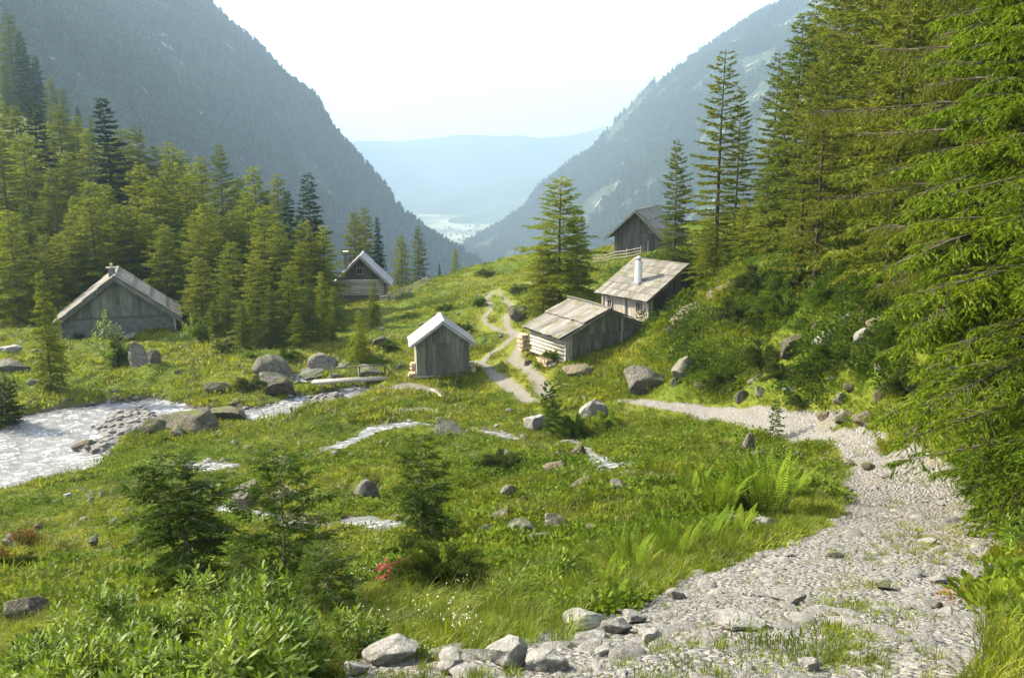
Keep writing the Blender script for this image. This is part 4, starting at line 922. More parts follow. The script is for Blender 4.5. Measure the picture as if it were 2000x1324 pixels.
# ------------------------------------------------------------------ huts
class Hut:
    def __init__(s, name, label, x, y, z, rot, W, Lw, eave, rise, group='weathered wooden huts in the valley'):
        s.r = link(name, None, None, (x, y, z), (0, 0, rot)); tag(s.r, label, 'hut', group)
        s.W, s.L, s.e, s.rise = W, Lw, eave, rise; s.rs = random.Random(int(W * 1000)); s.sl = rise / (W / 2)
    def top(s, x): return s.e + (s.W / 2 - abs(x)) * s.sl
    def gable(s, y, mat, step=.2, z0=-.6, seam=True, z0r=None, jit=.012, name='plank', outer=-1):
        x = -s.W / 2
        while x < s.W / 2 - .03:
            w_ = min(step * s.rs.uniform(.75, 1.3), s.W / 2 - x)
            if s.W / 2 - x - w_ < .06: w_ = s.W / 2 - x
            xs = [x + .004, x + w_ - .004]
            if x < 0 < x + w_: xs.insert(1, 0.0)
            segs = [(z0, s.e - .03, s.rs.uniform(0, jit))] if seam else []
            segs += [((s.e - .1) if seam else z0, None, (.045 if seam else 0) + s.rs.uniform(0, jit))]
            for za, zb, off in segs:
                m = MB(); yy = y + outer * off; zz = za + s.rs.uniform(-.02, .02); th = .03
                f = [(a, yy, zz) for a in xs] + [(a, yy, (zb if zb is not None else s.top(a) - .03)) for a in reversed(xs)]
                if zb is None and s.top(xs[0]) - .03 <= zz + .02 and s.top(xs[-1]) - .03 <= zz + .02: continue
                b = [(p[0], p[1] - outer * th, p[2]) for p in f]; n = len(f)
                Fc = [tuple(range(n)), tuple(range(2 * n - 1, n - 1, -1))] + [(i, n + i, n + (i + 1) % n, (i + 1) % n) for i in range(n)]
                if outer > 0: Fc = [tuple(reversed(q)) for q in Fc]
                m.add(f + b, Fc); m.build(name, mat, s.r)
            x += w_
        return
    def side_planks(s, x, mat, step=.2, z0=-.6, outer=-1, z1=None, y0=0, y1=None):
        y = y0; y1 = y1 or s.L
        while y < y1 - .03:
            w_ = min(step * s.rs.uniform(.75, 1.3), y1 - y)
            if y1 - y - w_ < .06: w_ = y1 - y
            o = s.rs.uniform(0, .014) * outer; m = MB(); m.box((min(x + o, x + o - outer * .03), y + .004, z0), (max(x + o, x + o - outer * .03), y + w_ - .004, (z1 or s.e - .02))); m.build('plank', mat, s.r); y += w_
    def side_logs(s, x, mat, z0, z1, step=.17, outer=-1, y0=-.12, y1=None):
        z = z0; y1 = y1 or s.L + .12
        while z < z1 - .04:
            h = step * s.rs.uniform(.85, 1.15); o = s.rs.uniform(-.02, .02); r = h * .46
            m = MB(); m.tube([(x + o, y0 + s.rs.uniform(-.05, .05), z + h / 2), (x + o + s.rs.uniform(-.015, .015), (y0 + y1) / 2, z + h / 2 + s.rs.uniform(-.012, .012)), (x + o, y1 + s.rs.uniform(-.05, .05), z + h / 2)], r, 8)
            m.build('log', mat, s.r, True); z += h
    def front_logs(s, y, mat, z0, z1, step=.2, over=.15):
        z = z0
        while z < z1 - .04:
            h = step * s.rs.uniform(.88, 1.12); a = s.W / 2 + over
            m = MB(); m.tube([(-a - s.rs.uniform(0, .06), y, z + h / 2), (0, y + s.rs.uniform(-.015, .015), z + h / 2 + s.rs.uniform(-.01, .01)), (a + s.rs.uniform(0, .06), y, z + h / 2)], h * .46, 8); m.build('log', mat, s.r, True); z += h
    def inner(s, z0=-.6):
        """dark solid core behind the boards, so no light passes through the joints"""
        a = s.W / 2 - .05; m = MB(); y0, y1 = .045, s.L - .045
        P = [(-a, z0), (a, z0), (a, s.e - .05), (0, s.e + s.rise - .1), (-a, s.e - .05)]
        V_ = [(p[0], y0, p[1]) for p in P] + [(p[0], y1, p[1]) for p in P]
        m.add(V_, [(0,1,2,3,4), (9,8,7,6,5)] + [(i, i + 5, (i + 1) % 5 + 5, (i + 1) % 5) for i in range(5)][0:2] + [(4,9,5,0)] + [(2,7,8,3), (3,8,9,4)])
        m.build('wall', M['dark'], s.r)  # added light-blocking core inside the hut, not a wall of its own
    def roof(s, mat, oe=.3, of=.3, ob=.3, rows=2, step=.22, th=.03, lift=.03, jag=.06, deck=True):
        """boards in overlapping rows on both slopes; oe eaves overhang, of/ob front and back overhang"""
        ca = math.cos(math.atan(s.sl)); sa = math.sin(math.atan(s.sl)); Ls = (s.W / 2 + oe) / ca
        if deck:
            for sg in (-1, 1):
                m = MB(); n = (0, -.0)
                a = (0, s.e + s.rise); b = (sg * (s.W / 2 + oe * .93), s.e - oe * .93 * s.sl)
                P = [(a[0], -of * .9, a[1]), (b[0], -of * .9, b[1]), (b[0], s.L + ob * .9, b[1]), (a[0], s.L + ob * .9, a[1])]
                m.hexa([(p[0], p[1], p[2] - .02) for p in P] + [(p[0], p[1], p[2] + .012) for p in P]); m.build('roof', M['wood_dark'], s.r)  # slab added under the boards to block light
        for sg in (-1, 1):
            for rw in range(rows):
                y = -of; d0 = Ls * rw / rows - (.12 if rw else -.0); d1 = Ls * (rw + 1) / rows
                while y < s.L + ob - .03:
                    w_ = step * s.rs.uniform(.75, 1.3)
                    if s.L + ob - y - w_ < .08: w_ = s.L + ob - y
                    j = s.rs.uniform(0, jag); l0 = .018 + s.rs.uniform(0, .012); l1 = l0 + (lift if rows > 1 else .004) + s.rs.uniform(0, .012)
                    hgt = l0 + (rows - 1 - rw) * .004
                    def pt(d, yy, h): return (sg * (d * ca + h * sa), yy, s.e + s.rise - d * sa + h * ca)
                    ya, yb = y + .004, y + w_ - .004
                    m = MB(); A = [pt(d0, ya, hgt), pt(d1 + j, ya, hgt + l1 - l0), pt(d1 + j, yb, hgt + l1 - l0), pt(d0, yb, hgt)]; B = [pt(d0, ya, hgt + th), pt(d1 + j, ya, hgt + l1 - l0 + th), pt(d1 + j, yb, hgt + l1 - l0 + th), pt(d0, yb, hgt + th)]
                    if sg < 0: A.reverse(); B.reverse()
                    m.hexa(A + B); m.build('roof_board', mat, s.r); y += w_
        m = MB(); m.box((-.09, -of - .03, s.e + s.rise + .045), (.09, s.L + ob + .03, s.e + s.rise + .085)); m.build('ridge_board', mat, s.r)
        s.barge(mat, oe, of)
    def barge(s, mat, oe, of, dz=.13):
        ca = math.cos(math.atan(s.sl)); sa = math.sin(math.atan(s.sl))
        for sg in (-1, 1):
            a = (0, s.e + s.rise + .02); b = (sg * (s.W / 2 + oe), s.e - oe * s.sl + .02); m = MB(); y0, y1 = -of - .04, -of - .012
            P = [(a[0], y0, a[1] - dz), (a[0], y1, a[1] - dz), (a[0], y1, a[1]), (a[0], y0, a[1])]; Q_ = [(b[0], y0, b[1] - dz), (b[0], y1, b[1] - dz), (b[0], y1, b[1]), (b[0], y0, b[1])]
            m.hexa(P + Q_); m.build('bargeboard', mat, s.r)
    def post(s, x, y, z0, z1, w_=.1, mat=None, name='corner_post'):
        m = MB(); m.box((x - w_ / 2, y - w_ / 2, z0), (x + w_ / 2, y + w_ / 2, z1)); return m.build(name, mat or M['wood'], s.r)
    def back(s, mat):
        m = MB(); a = s.W / 2; m.add([(-a, s.L, -.6), (a, s.L, -.6), (a, s.L, s.e), (0, s.L, s.e + s.rise - .05), (-a, s.L, s.e), (-a, s.L - .04, -.6), (a, s.L - .04, -.6), (a, s.L - .04, s.e), (0, s.L - .04, s.e + s.rise - .05), (-a, s.L - .04, s.e)],
              [(4,3,2,1,0), (5,6,7,8,9)] + [(i, (i + 1) % 5, (i + 1) % 5 + 5, i + 5) for i in range(5)]); m.build('back_wall', mat, s.r)
    def window(s, cx, cz, w_, h, x=None, y=None):
        """window on a side wall (x given) or a gable (y given)"""
        f = MB(); t = .055; o = .05
        def bx(m, a0, a1, z0, z1, p0, p1):
            if x is not None: m.box((min(x + p0, x + p1), a0, z0), (max(x + p0, x + p1), a1, z1))
            else: m.box((a0, min(y + p0, y + p1), z0), (a1, max(y + p0, y + p1), z1))
        g = -1
        for a0, a1, z0, z1 in ((cx - w_/2 - t, cx + w_/2 + t, cz + h/2, cz + h/2 + t), (cx - w_/2 - t, cx + w_/2 + t, cz - h/2 - t, cz - h/2), (cx - w_/2 - t, cx - w_/2, cz - h/2, cz + h/2), (cx + w_/2, cx + w_/2 + t, cz - h/2, cz + h/2)):
            bx(f, a0, a1, z0, z1, -.055, -.005)
        wd = f.build('window', M['wood_pale'], s.r)
        m = MB(); bx(m, cx - w_/2, cx + w_/2, cz - h/2, cz + h/2, -.03, -.018); m.build('pane', M['glass'], wd)
        m = MB(); bx(m, cx - .012, cx + .012, cz - h/2, cz + h/2, -.045, -.031); m.build('glazing_bar', M['wood_pale'], wd)

def gnd(u, v, Y):                       # terrain height where that pixel ray stands at distance Y
    x, y, _ = at(u, v, Y); return x, y, ground(x, y)
# small shed in the middle: gable wall towards us
x, y, z = gnd(866, 738, 48.3); z = at(866, 736, 48.3)[2]
h = Hut('wooden_shed', 'small board shed with pale roof and firewood at its sides, right of the footbridge', x, y, z, math.radians(9), 2.95, 2.3, 2.05, 1.1)
h.inner(.15); h.gable(0, M['wood'], .2, .1); h.side_planks(-1.475, M['wood_pale'], .2, .1, -1); h.side_planks(1.475, M['wood'], .2, .1, 1); h.back(M['wood'])
h.roof(M['roof_pale'], .34, .22, .2, 1, .17, .035); 
for xx, zz in ((-1.35, -.4), (1.35, -.7), (1.35, -.4), (-1.35, -.5)): pass
m = MB(); m.box((-1.5, -.06, .0), (1.5, .1, .1)); m.build('sill_beam', M['wood_pale'], h.r)
m = MB(); m.box((-.2, -.03, -.6), (1.46, 2.25, .1)); m.build('foundation', M['stonewall'], h.r)
m = MB(); m.box((-1.4, .4, -.6), (-.9, 2.2, .1)); m.build('foundation', M['stonewall'], h.r)
def stack(label, x, y, z, rot, nx, nz, ln, r, seed, mat='fire', jit=.03):
    rs = random.Random(seed); t = link('firewood_stack', None, None, (x, y, z), (0, 0, rot)); tag(t, label, 'firewood', 'firewood stacks at the huts')
    for k in range(nz):
        for i in range(nx - (k % 2)):
            rr_ = r * rs.uniform(.75, 1.1); m = MB(); cx = (i + .5 * (k % 2)) * r * 2.05; cz = r + k * r * 1.8
            m.tube([(cx, rs.uniform(-jit, jit), cz), (cx + rs.uniform(-.01, .01), ln + rs.uniform(-jit, jit), cz)], rr_, 6); m.build('log', M[mat], t)
def local(h, a, b, c=0.0):
    q = h.r.rotation_euler[2]; return h.r.location[0] + a * math.cos(q) - b * math.sin(q), h.r.location[1] + a * math.sin(q) + b * math.cos(q), h.r.location[2] + c
a = local(h, -1.93, .05, -.45); stack('pale split firewood stacked low against the left side of the small shed', *a, h.r.rotation_euler[2], 4, 6, .5, .065, 1)
a = local(h, -1.75, .75, -.2); stack('second firewood stack behind the low one at the left side of the small shed', *a, h.r.rotation_euler[2], 3, 8, .45, .06, 2)
a = local(h, 1.56, .1, -.15); stack('pale firewood stacked against the right side of the small shed', *a, h.r.rotation_euler[2], 3, 8, .45, .06, 3)
# big barn at the left
x, y, z = at(234, 657, 63.0)
h = Hut('wooden_barn', 'wide grey barn with stone lower wall and boarded gable, across the stream', x, y, z, math.radians(21), 7.7, 5.2, 1.45, 2.95)
h.inner(-.3); h.gable(0, M['wood'], .27, 1.4, seam=False)
m = MB(); m.box((-3.85, -.02, -.8), (3.85, .3, 1.42)); m.build('stone_wall', M['stonewall'], h.r)
for xx in (-3.8, 3.8): h.post(xx, -.06, -.6, 1.5, .14, M['wood_pale'])
m = MB(); m.box((-3.85, -.07, 1.36), (3.85, -.03, 1.46)); m.build('wall_beam', M['wood_dark'], h.r)
h.side_planks(-3.85, M['wood'], .27, -.4, -1); h.side_planks(3.85, M['wood'], .27, -.4, 1); h.back(M['wood'])
h.roof(M['roof'], .42, .35, .3, 4, .26, .035, .04); h.barge(M['wood'], .44, .40, .34)
m = MB(); m.box((-.42, .9, 4.2), (.02, 1.3, 4.85)); ch = m.build('chimney', M['stonewall'], h.r)
m = MB(); m.box((-.56, .84, 4.85), (.12, 1.36, 4.92)); m.build('chimney_cap', M['wood_pale'], ch)
m = MB(); m.box((-.3, 1.0, 4.92), (-.12, 1.2, 5.2)); m.build('chimney_stone', M['fire'], ch)
# cabin with the tall chimney in the middle distance
x, y, z = at(706, 578, 86.0)
h = Hut('log_cabin', 'log cabin with steep gable, chimney pipe and terrace at the forest edge beyond the meadow', x, y, z, math.radians(5), 4.7, 3.6, 1.55, 2.35)
h.inner(-.2); h.front_logs(0, M['logs_sunlit'], .05, 1.62, .2, .1); h.gable(0, M['wood_dark'], .22, 1.62, seam=False)  # front logs coloured as though the sun struck them
m = MB(); m.box((-2.4, .02, -1.4), (2.35, 4.3, .03)); m.build('stone_base', M['stonewall'], h.r)
h.side_logs(2.35, M['wood_dark'], .05, 1.6, .2, 1); h.side_logs(-2.35, M['logs_y'], .05, 1.6, .2, -1); h.back(M['wood'])
h.roof(M['roof_pale'], .55, .45, .3, 3, .24, .035, .03); h.barge(M['wood_pale'], .56, .50, .2); h.window(-.1, 2.45, .5, .55, y=-.03)
m = MB(); m.box((-1.62, .55, 2.3), (-1.28, .9, 4.1)); ch = m.build('chimney', M['stonewall'], h.r)
m = MB(); m.box((-1.7, .47, 4.25), (-1.2, .98, 4.33)); m.build('chimney_cap', M['white'], ch)
for q in ((-1.58, .6), (-1.34, .6), (-1.58, .84), (-1.34, .84)):
    m = MB(); m.box((q[0], q[1], 4.1), (q[0] + .04, q[1] + .04, 4.25)); m.build('cap_leg', M['metal'], ch)
tr = link('terrace', None, h.r)
for k in range(9):
    m = MB(); m.box((-4.4 + k * .24, -1.2, .0), (-4.4 + k * .24 + .225, 1.2, .05)); m.build('deck_board', M['wood_pale'], tr)
for k in range(5):
    m = MB(); m.box((-4.4 + k * .53, -1.18, .05), (-4.32 + k * .53, -1.10, .85)); m.build('rail_post', M['wood_pale'], tr)
m = MB(); m.box((-4.45, -1.2, .85), (-2.2, -1.08, .92)); m.build('handrail', M['wood_pale'], tr)
for q in (-4.3, -2.5):
    m = MB(); m.box((q, -1.1, -1.6), (q + .12, -.98, 0)); m.build('terrace_post', M['wood'], tr)
# lower hut of the pair on the right
x, y, z = at(1105, 706, 46.5)
ph = math.radians(30)
h = Hut('log_barn', 'low hut with log side wall and two-tiered board roof, below the white-chimney hut', x + 2.7 * math.cos(ph), y + 2.7 * math.sin(ph), z, ph, 5.4, 3.6, 1.42, 1.2)
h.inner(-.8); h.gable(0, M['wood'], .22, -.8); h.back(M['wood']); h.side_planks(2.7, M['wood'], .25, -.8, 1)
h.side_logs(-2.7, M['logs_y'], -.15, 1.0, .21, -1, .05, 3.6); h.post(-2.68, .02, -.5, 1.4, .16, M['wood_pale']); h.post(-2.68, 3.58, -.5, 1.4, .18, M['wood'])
for q in range(2):
    m = MB(); m.box((-2.66 + q * .18, -.08, -.5), (-2.52 + q * .18, -.03, 1.42)); m.build('cover_strip', M['wood_pale'], h.r)
h.roof(M['roof'], .42, .16, .25, 2, .36, .035, .09, .1)
m = MB(); m.tube([(.0, -.35, 2.72), (.05, 1.8, 2.78), (-.02, 3.95, 2.80)], .06, 7); m.build('ridge_pole', M['wood_dark'], h.r)
m = MB(); m.box((.9, -.1, .55), (1.02, -.035, 2.25)); m.build('wall_batten', M['wood_pale'], h.r)
a = local(h, -3.35, .3, -.25); stack('jumbled pale firewood along the log wall of the low hut', *a, ph + math.radians(90) , 8, 3, .4, .07, 5)
a = local(h, -3.1, 3.9, -.2); stack('firewood heap at the back corner of the low hut beside the track', *a, ph, 4, 8, .5, .07, 6)
for k, (dx, dy) in enumerate(((-3.25, .5), (-3.4, 1.1), (-3.3, 1.8), (-3.5, .2), (-3.6, 2.4))):
    a = local(h, dx, dy); o = link('boulder', RK[k % 6], None, (a[0], a[1], ground(a[0], a[1]) + .08), (0, 0, k * 1.1), (.6, .5, .38)); tag(o, 'rubble stone in the loose row under the log wall of the low hut', 'rock', 'rubble stones under the log wall of the low hut')
# upper hut with white chimney
x, y, z = at(1265, 638, 50.0); ph = math.radians(38)
h = Hut('wooden_hut', 'board hut with white chimney pipe and small window, uphill of the low hut', x + 3.0 * math.cos(ph), y + 3.0 * math.sin(ph), z, ph, 6.0, 3.7, 1.72, 1.62)
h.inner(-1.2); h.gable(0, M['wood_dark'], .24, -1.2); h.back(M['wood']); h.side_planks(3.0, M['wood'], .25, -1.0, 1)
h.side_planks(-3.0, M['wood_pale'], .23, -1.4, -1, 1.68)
h.post(-3.0, -.02, -1.2, 1.65, .15, M['wood_pale']); h.post(-3.02, 1.75, -1.2, 1.65, .12, M['wood_dark']); h.post(-3.0, 3.7, -1.2, 1.65, .15, M['wood_pale']); h.post(-2.8, -.06, -1.2, 1.65, .12, M['wood_pale'])
h.window(.75, 1.05, .34, .5, x=-3.03); h.window(3.1, .95, .3, .42, x=-3.03)
h.roof(M['roof'], .42, .3, .35, 6, .3, .028, .022, .05)
m = MB(); m.tube([(-2.05, 1.75, 2.0), (-2.05, 1.75, 3.55)], .22, 14); ch = m.build('chimney', M['white'], h.r, False)
m = MB(); m.tube([(-2.05, 1.75, 3.55), (-2.05, 1.75, 3.68)], .12, 10); m.build('chimney_collar', M['metal'], ch)
m = MB(); m.tube([(-2.05, 1.75, 3.68), (-2.05, 1.75, 3.72), (-2.05, 1.75, 3.86)], [.2, .24, .05], 10); m.build('chimney_cap', M['metal'], ch)
m = MB(); m.box((-2.35, 1.45, 2.02), (-1.78, 2.05, 2.32)); m.build('chimney_flashing', M['metal'], ch)
# uppermost cabin
x, y, z = at(1243, 494, 86.0); ph = math.radians(-24)
h = Hut('mountain_cabin', 'uppermost dark cabin with wide pointed gable, half hidden by the small blue-green larch', x, y, z, ph, 4.5, 7.0, 2.0, 2.1)
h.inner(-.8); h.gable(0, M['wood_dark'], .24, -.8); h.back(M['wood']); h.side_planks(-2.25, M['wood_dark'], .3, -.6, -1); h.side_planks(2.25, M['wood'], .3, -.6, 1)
h.roof(M['roof'], .75, .8, .3, 3, .3, .035, .035); h.barge(M['wood'], .76, .84, .18)
m = MB(); m.box((-.95, -.12, 3.0), (.95, -.06, 3.1)); m.build('gable_beam', M['wood_dark'], h.r)
m = MB(); m.tube([(1.25, -.45, -.5), (1.25, -.45, 1.3)], .05, 6); m.build('wall_lantern', M['metal'], h.r)

# ------------------------------------------------------------------ fences, bridge, planks
def fence(label, pts, nm, hts=.75, rails=3, mat='wood_pale', group=None):
    """pts: ground points (x, y); posts as parts, rails as parts"""
    P = [Vector((a, b, ground(a, b))) for a, b in pts]; r = link('wooden_fence', None, None, P[0]); tag(r, label, 'fence', group)
    O = P[0]
    for p in P:
        q = p - O; m = MB(); m.tube([q + Vector((0, 0, -.25)), q + Vector((random.uniform(-.04, .04), 0, hts + .15))], [.05, .045], 6); m.build('fence_post', M[mat], r)
    for a, b in zip(P[:-1], P[1:]):
        for k in range(rails):
            hh = hts * (k + .8) / rails; m = MB(); q0, q1 = a - O + Vector((0, -.06, hh + random.uniform(-.05, .05))), b - O + Vector((0, -.06, hh + random.uniform(-.05, .05)))
            m.tube([q0, (q0 + q1) / 2 + Vector((0, 0, random.uniform(-.02, .02))), q1], .035, 6); m.build('fence_rail', M[mat], r)
def gl(l): return [at(u, 560, Y)[:2] for u, Y in l]
fence('rail fence running up from the log cabin corner to the brow of the grassy hill', gl([(764,85),(782,86.5),(800,88),(818,90),(834,92)]), 'f1')
fence('short fence in front of the right corner of the log cabin', gl([(742,84),(756,83.5),(770,83.5)]), 'f2', .7)
fence('leaning rail fence on the hilltop left of the uppermost cabin', gl([(1158,86),(1178,85.5),(1198,85),(1222,84),(1250,83)]), 'f3', .8, 3)
# footbridge
P0 = at(612, 748, 46.0); P1 = at(752, 741, 47.2)
br = link('footbridge', None, None, P0); tag(br, 'simple log footbridge with one thin handrail over the stream', 'footbridge')
O = Vector(P0); d = Vector(P1) - O
for k, (o, r_) in enumerate(((Vector((0, 0, .0)), .09), (Vector((0, .2, .01)), .08), (Vector((0, .4, -.01)), .085))):
    m = MB(); m.tube([o - d * .02, o + d * .5 + Vector((0, 0, .03)), o + d * 1.01], [r_ * 1.1, r_, r_ * .85], 8); m.build('log', M['wood_pale'], br, True)
for t_ in (.22, .62, .98):
    m = MB(); m.tube([d * t_ + Vector((0, .5, -.5)), d * t_ + Vector((0, .5, .68))], .045, 6); m.build('rail_post', M['wood'], br)
m = MB(); m.tube([d * .16 + Vector((0, .5, .62)), d * .6 + Vector((0, .5, .66)), d * .95 + Vector((0, .5, .72))], .03, 6); m.build('handrail', M['wood'], br)
m = MB(); m.tube([d * .93 + Vector((0, .5, .7)), d * 1.12 + Vector((0, .5, .15))], .03, 6); m.build('brace', M['wood'], br)
def plank_at(u0, v0, u1, v1, wdt, label, mat='wood_pale', nm='board'):
    a = Vector(place(u0, v0)); b = Vector(place(u1, v1)); m = MB(); dd = b - a
    m.tube([Vector((0, 0, .06)), dd * .5 + Vector((0, 0, .08)), dd + Vector((0, 0, .06))], wdt, 6); o = m.build(nm, M[mat]); o.location = a; tag(o, label, 'board')
plank_at(843, 762, 866, 780, .06, 'broken pale board lying in the grass in front of the small shed')
plank_at(866, 782, 888, 768, .05, 'thin brown stick crossing the broken board in front of the small shed', 'fire')
plank_at(452, 815, 462, 812, .1, 'short driftwood piece on the near bank of the rapids', 'bark_pale', 'driftwood')
plank_at(150, 1180, 158, 1150, .03, 'grey broken stump stick beside the leafy bush', 'bark_pale', 'dead_stick')

# ------------------------------------------------------------------ shrubs: juniper mounds, leafy bushes, ferns
def mound_mesh(seed, n, R, Hh, nl, nw, spread=.9):
    rs = np.random.default_rng(seed); lay = 46; V_ = []
    a = rs.uniform(0, 6.28, lay); el = rs.uniform(.05, 1.15, lay); L = rs.uniform(.6, 1.05, lay)
    tip = np.stack([np.cos(a) * np.cos(el) * R * L, np.sin(a) * np.cos(el) * R * L, np.sin(el) * Hh * L], -1)
    I = rs.integers(0, lay, n); q = rs.random(n) ** .5; P = tip[I] * q[:, None]; P[:, 2] += .25 * Hh * np.sin(q * 3.1) ; P += rdir(rs, n) * (.11 * R) * q[:, None] * np.array([1, 1, .35])
    D = unit(tip[I] + np.array([0, 0, .1 * R])); nv = cards(rs, P, D, nl, nw, spread, -.15)
    ss = np.linspace(0, .95, 4); A = tip[:, None] * ss[None, :, None]; A[..., 2] += .25 * Hh * np.sin(ss * 3.1)
    wv, wf = tubes(A, np.full((lay, 4), .02 * R) * (1 - ss * .8), 3); return mk_mesh('branches', wv, wf, M['bark']), mk_mesh('crown', nv, tri_faces(n), None)
JM = [mound_mesh(700 + i, 9000, 1.0, .62, .075, .02) for i in range(3)]
JF = [mound_mesh(710 + i, 26000, 1.0, .55, .05, .012) for i in range(2)]
def mound(u, v, wpx, hpx, label, mat='juniper', fine=False, name='juniper_shrub', cat='shrub', group=None):
    x, y, z = place(u, v); k = (JF if fine else JM)[random.randrange(2)]; R_ = px(y, wpx) / 2; Hh = px(y, hpx) / .75
    key = (k[1].name, mat)
    if key not in _mm: c = k[1].copy(); c.materials.clear(); c.materials.append(M[mat]); _mm[key] = c
    r = link(name, None, None, (x, y + R_ * .5, z - .05), (0, 0, random.random() * 6), (R_ * 1.1, R_ * .95, Hh * 1.1)); tag(r, label, cat, group); link('stem', k[0], r); link('crown', _mm[key], r)
_mm = {}
for r in [
 (868,1172,250,118,'low dark juniper spread with reddish tips in the foreground centre','juniper',True),
 (790,1105,120,60,'left shoulder of juniper below the feathery sapling','juniper',True),
 (985,925,135,42,'olive green juniper mound in the middle of the meadow','juniper'),
 (1120,862,75,60,'dark bushy larch foot between the leaning larch and the cracked boulder','sapling'),
 (1160,960,50,26,'small green mound at the brook beside the rust coloured bank','juniper'),
 (1492,725,105,66,'dark juniper mound on the right slope below the domed boulder','juniper'),
 (1430,772,120,56,'broad dark juniper directly above the side track','juniper'),
 (1540,752,110,50,'dark juniper right of the broad one above the side track','juniper'),
 (1600,745,90,40,'olive shrub between the dark juniper and the pointed stone','juniper'),
 (1690,725,120,44,'olive spreading shrub below the scree on the right slope','juniper'),
 (1760,690,110,70,'dark shrub at the right end of the scree','sapling'),
 (1310,660,90,50,'ochre green shrub at the right corner of the upper hut','larch'),
 (1345,600,60,44,'leafy shrub behind the roof corner of the upper hut','larch'),
 (1450,640,130,60,'dark heathery bush mass right of the slanting slab','juniper'),
 (1540,625,140,60,'dark green bush under the two bare trunks','sapling'),
 (1640,600,140,60,'dark green bush right of the two bare trunks','sapling'),
 (1390,690,60,30,'green bush in the grass below the slanting slab','leaf'),
 (1420,600,90,46,'reddish brown bush on top of the rock knoll','larch'),
 (1480,565,100,46,'mossy brown bush at the foot of the right wood','larch'),
 (1490,585,140,70,'dark bush under the tall front larches of the right wood','juniper'),
 (1560,575,130,60,'dark green bush filling the gap behind the two bare trunks','sapling'),
 (1680,570,150,70,'dark bush in the shade of the drooping larch branches','sapling'),
 (1590,655,90,40,'green alpine rose cushion above the largest pale boulder','sapling'),
 (1500,650,110,46,'dark green cushion between heathery bush mass and domed boulder','juniper'),
 (1720,610,90,50,'dark bush beside the stones under the spruce branches','juniper'),
 (1880,760,150,110,'dark shrub in the shade under the near spruce','sapling'),
 (1960,860,140,130,'deep green shrub at the right frame edge under the near spruce','sapling'),
 (1640,715,110,46,'green shrub cushion below the largest pale boulder','sapling'),
 (1570,800,70,34,'low juniper cushion beside the flat stone above the side track','juniper'),
 (1720,680,80,44,'juniper cushion between the scree stones and the pale rounded stone','juniper'),
 (1830,830,110,90,'round green shrub left of the spruce above the upper track','leaf'),
 (1780,790,110,70,'olive shrub behind the round green shrub at the track','juniper'),
 (1960,985,120,130,'dark leafy shrub overhanging the right edge of the track','sapling',True),
 (230,722,78,60,'round foot of bright shrub in front of the barn','leaf'),
 (385,668,46,50,'bright leafy bush at the right corner of the barn','leaf'),
 (430,690,70,22,'low bush on the bank between barn and boulder','juniper'),
 (480,765,90,30,'grassy juniper tuft on the bank left of the largest boulder','juniper'),
 (490,705,70,20,'low green patch of shrub behind the largest boulder','leaf'),
 (1185,838,70,40,'light green broad-leaved plant clump right of the cracked boulder','leaf'),
 (700,702,60,56,'dense young larch bush right of the stream boulders','larch'),
 (560,705,60,30,'dark bush under the forest edge above the largest boulder','sapling'),
 (1075,712,50,34,'nettle clump at the foot of the log wall of the low hut','leaf'),
 (1055,722,40,24,'small nettle clump left of the log wall of the low hut','leaf'),
 (150,665,26,20,'small dark bush at the left foot of the barn','sapling'),
 (20,1135,110,60,'brown-green heath shrub at the left frame edge under the red shrub','juniper'),
 (1100,1130,150,80,'green leafy shrub between the juniper and the path edge grass','leaf',True),
 (950,540,60,14,'flat dark juniper patch on the brow of the grassy hill','juniper'),
 (870,610,44,18,'green alpine rose patch on the grassy hill, upper one','sapling'),
 (905,650,50,20,'green alpine rose patch on the grassy hill, near the ruts','sapling'),
 (800,625,60,14,'green alpine rose patch on the grassy hill, left one','sapling'),
 (935,600,40,20,'juniper patch beside the left wheel rut on the hill','sapling'),
 (760,690,60,26,'dark bilberry patch left of the small shed','sapling'),
 (1020,575,60,22,'dark juniper at the left foot of the wide larch','juniper'),
]: mound(*r)
# red and pink alpine roses
def blossom(u, v, wpx, hpx, n, mat, label):
    x, y, z = place(u, v); R_ = px(y, wpx) / 2; Hh = px(y, hpx); rs = np.random.default_rng(int(u))
    P = np.stack([rs.normal(0, .45, n) * R_, rs.normal(0, .35, n) * R_, rs.uniform(.3, 1, n) * Hh], -1)
    o = link('alpine_rose', None, None, (x, y, z)); tag(o, label, 'flowers')
    nv = np.concatenate([cards(rs, P, rdir(rs, n), .03, .03, 1.2) for _ in range(4)]); link('blossom', mk_mesh('blossom', nv, tri_faces(len(nv) // 3), M[mat]), o)
    Pl = np.stack([rs.normal(0, .5, n * 5) * R_, rs.normal(0, .4, n * 5) * R_, rs.uniform(0, .9, n * 5) * Hh], -1); lv = cards(rs, Pl, rdir(rs, n * 5) + np.array([0, 0, .6]), .05, .018, .6); link('foliage', mk_mesh('foliage', lv, tri_faces(len(lv) // 3), M['sapling']), o)
blossom(50, 1065, 70, 32, 260, 'red', 'red autumn-tinted shrub on the stones at the left frame edge')
blossom(768, 1140, 80, 52, 70, 'pink', 'pink alpine rose blossoms at the left side of the dark juniper')
blossom(925, 1150, 60, 40, 25, 'litter', 'faded reddish blossoms in the right half of the dark juniper')
blossom(8, 1120, 40, 60, 120, 'red', 'dull red shrub cut by the left frame edge')
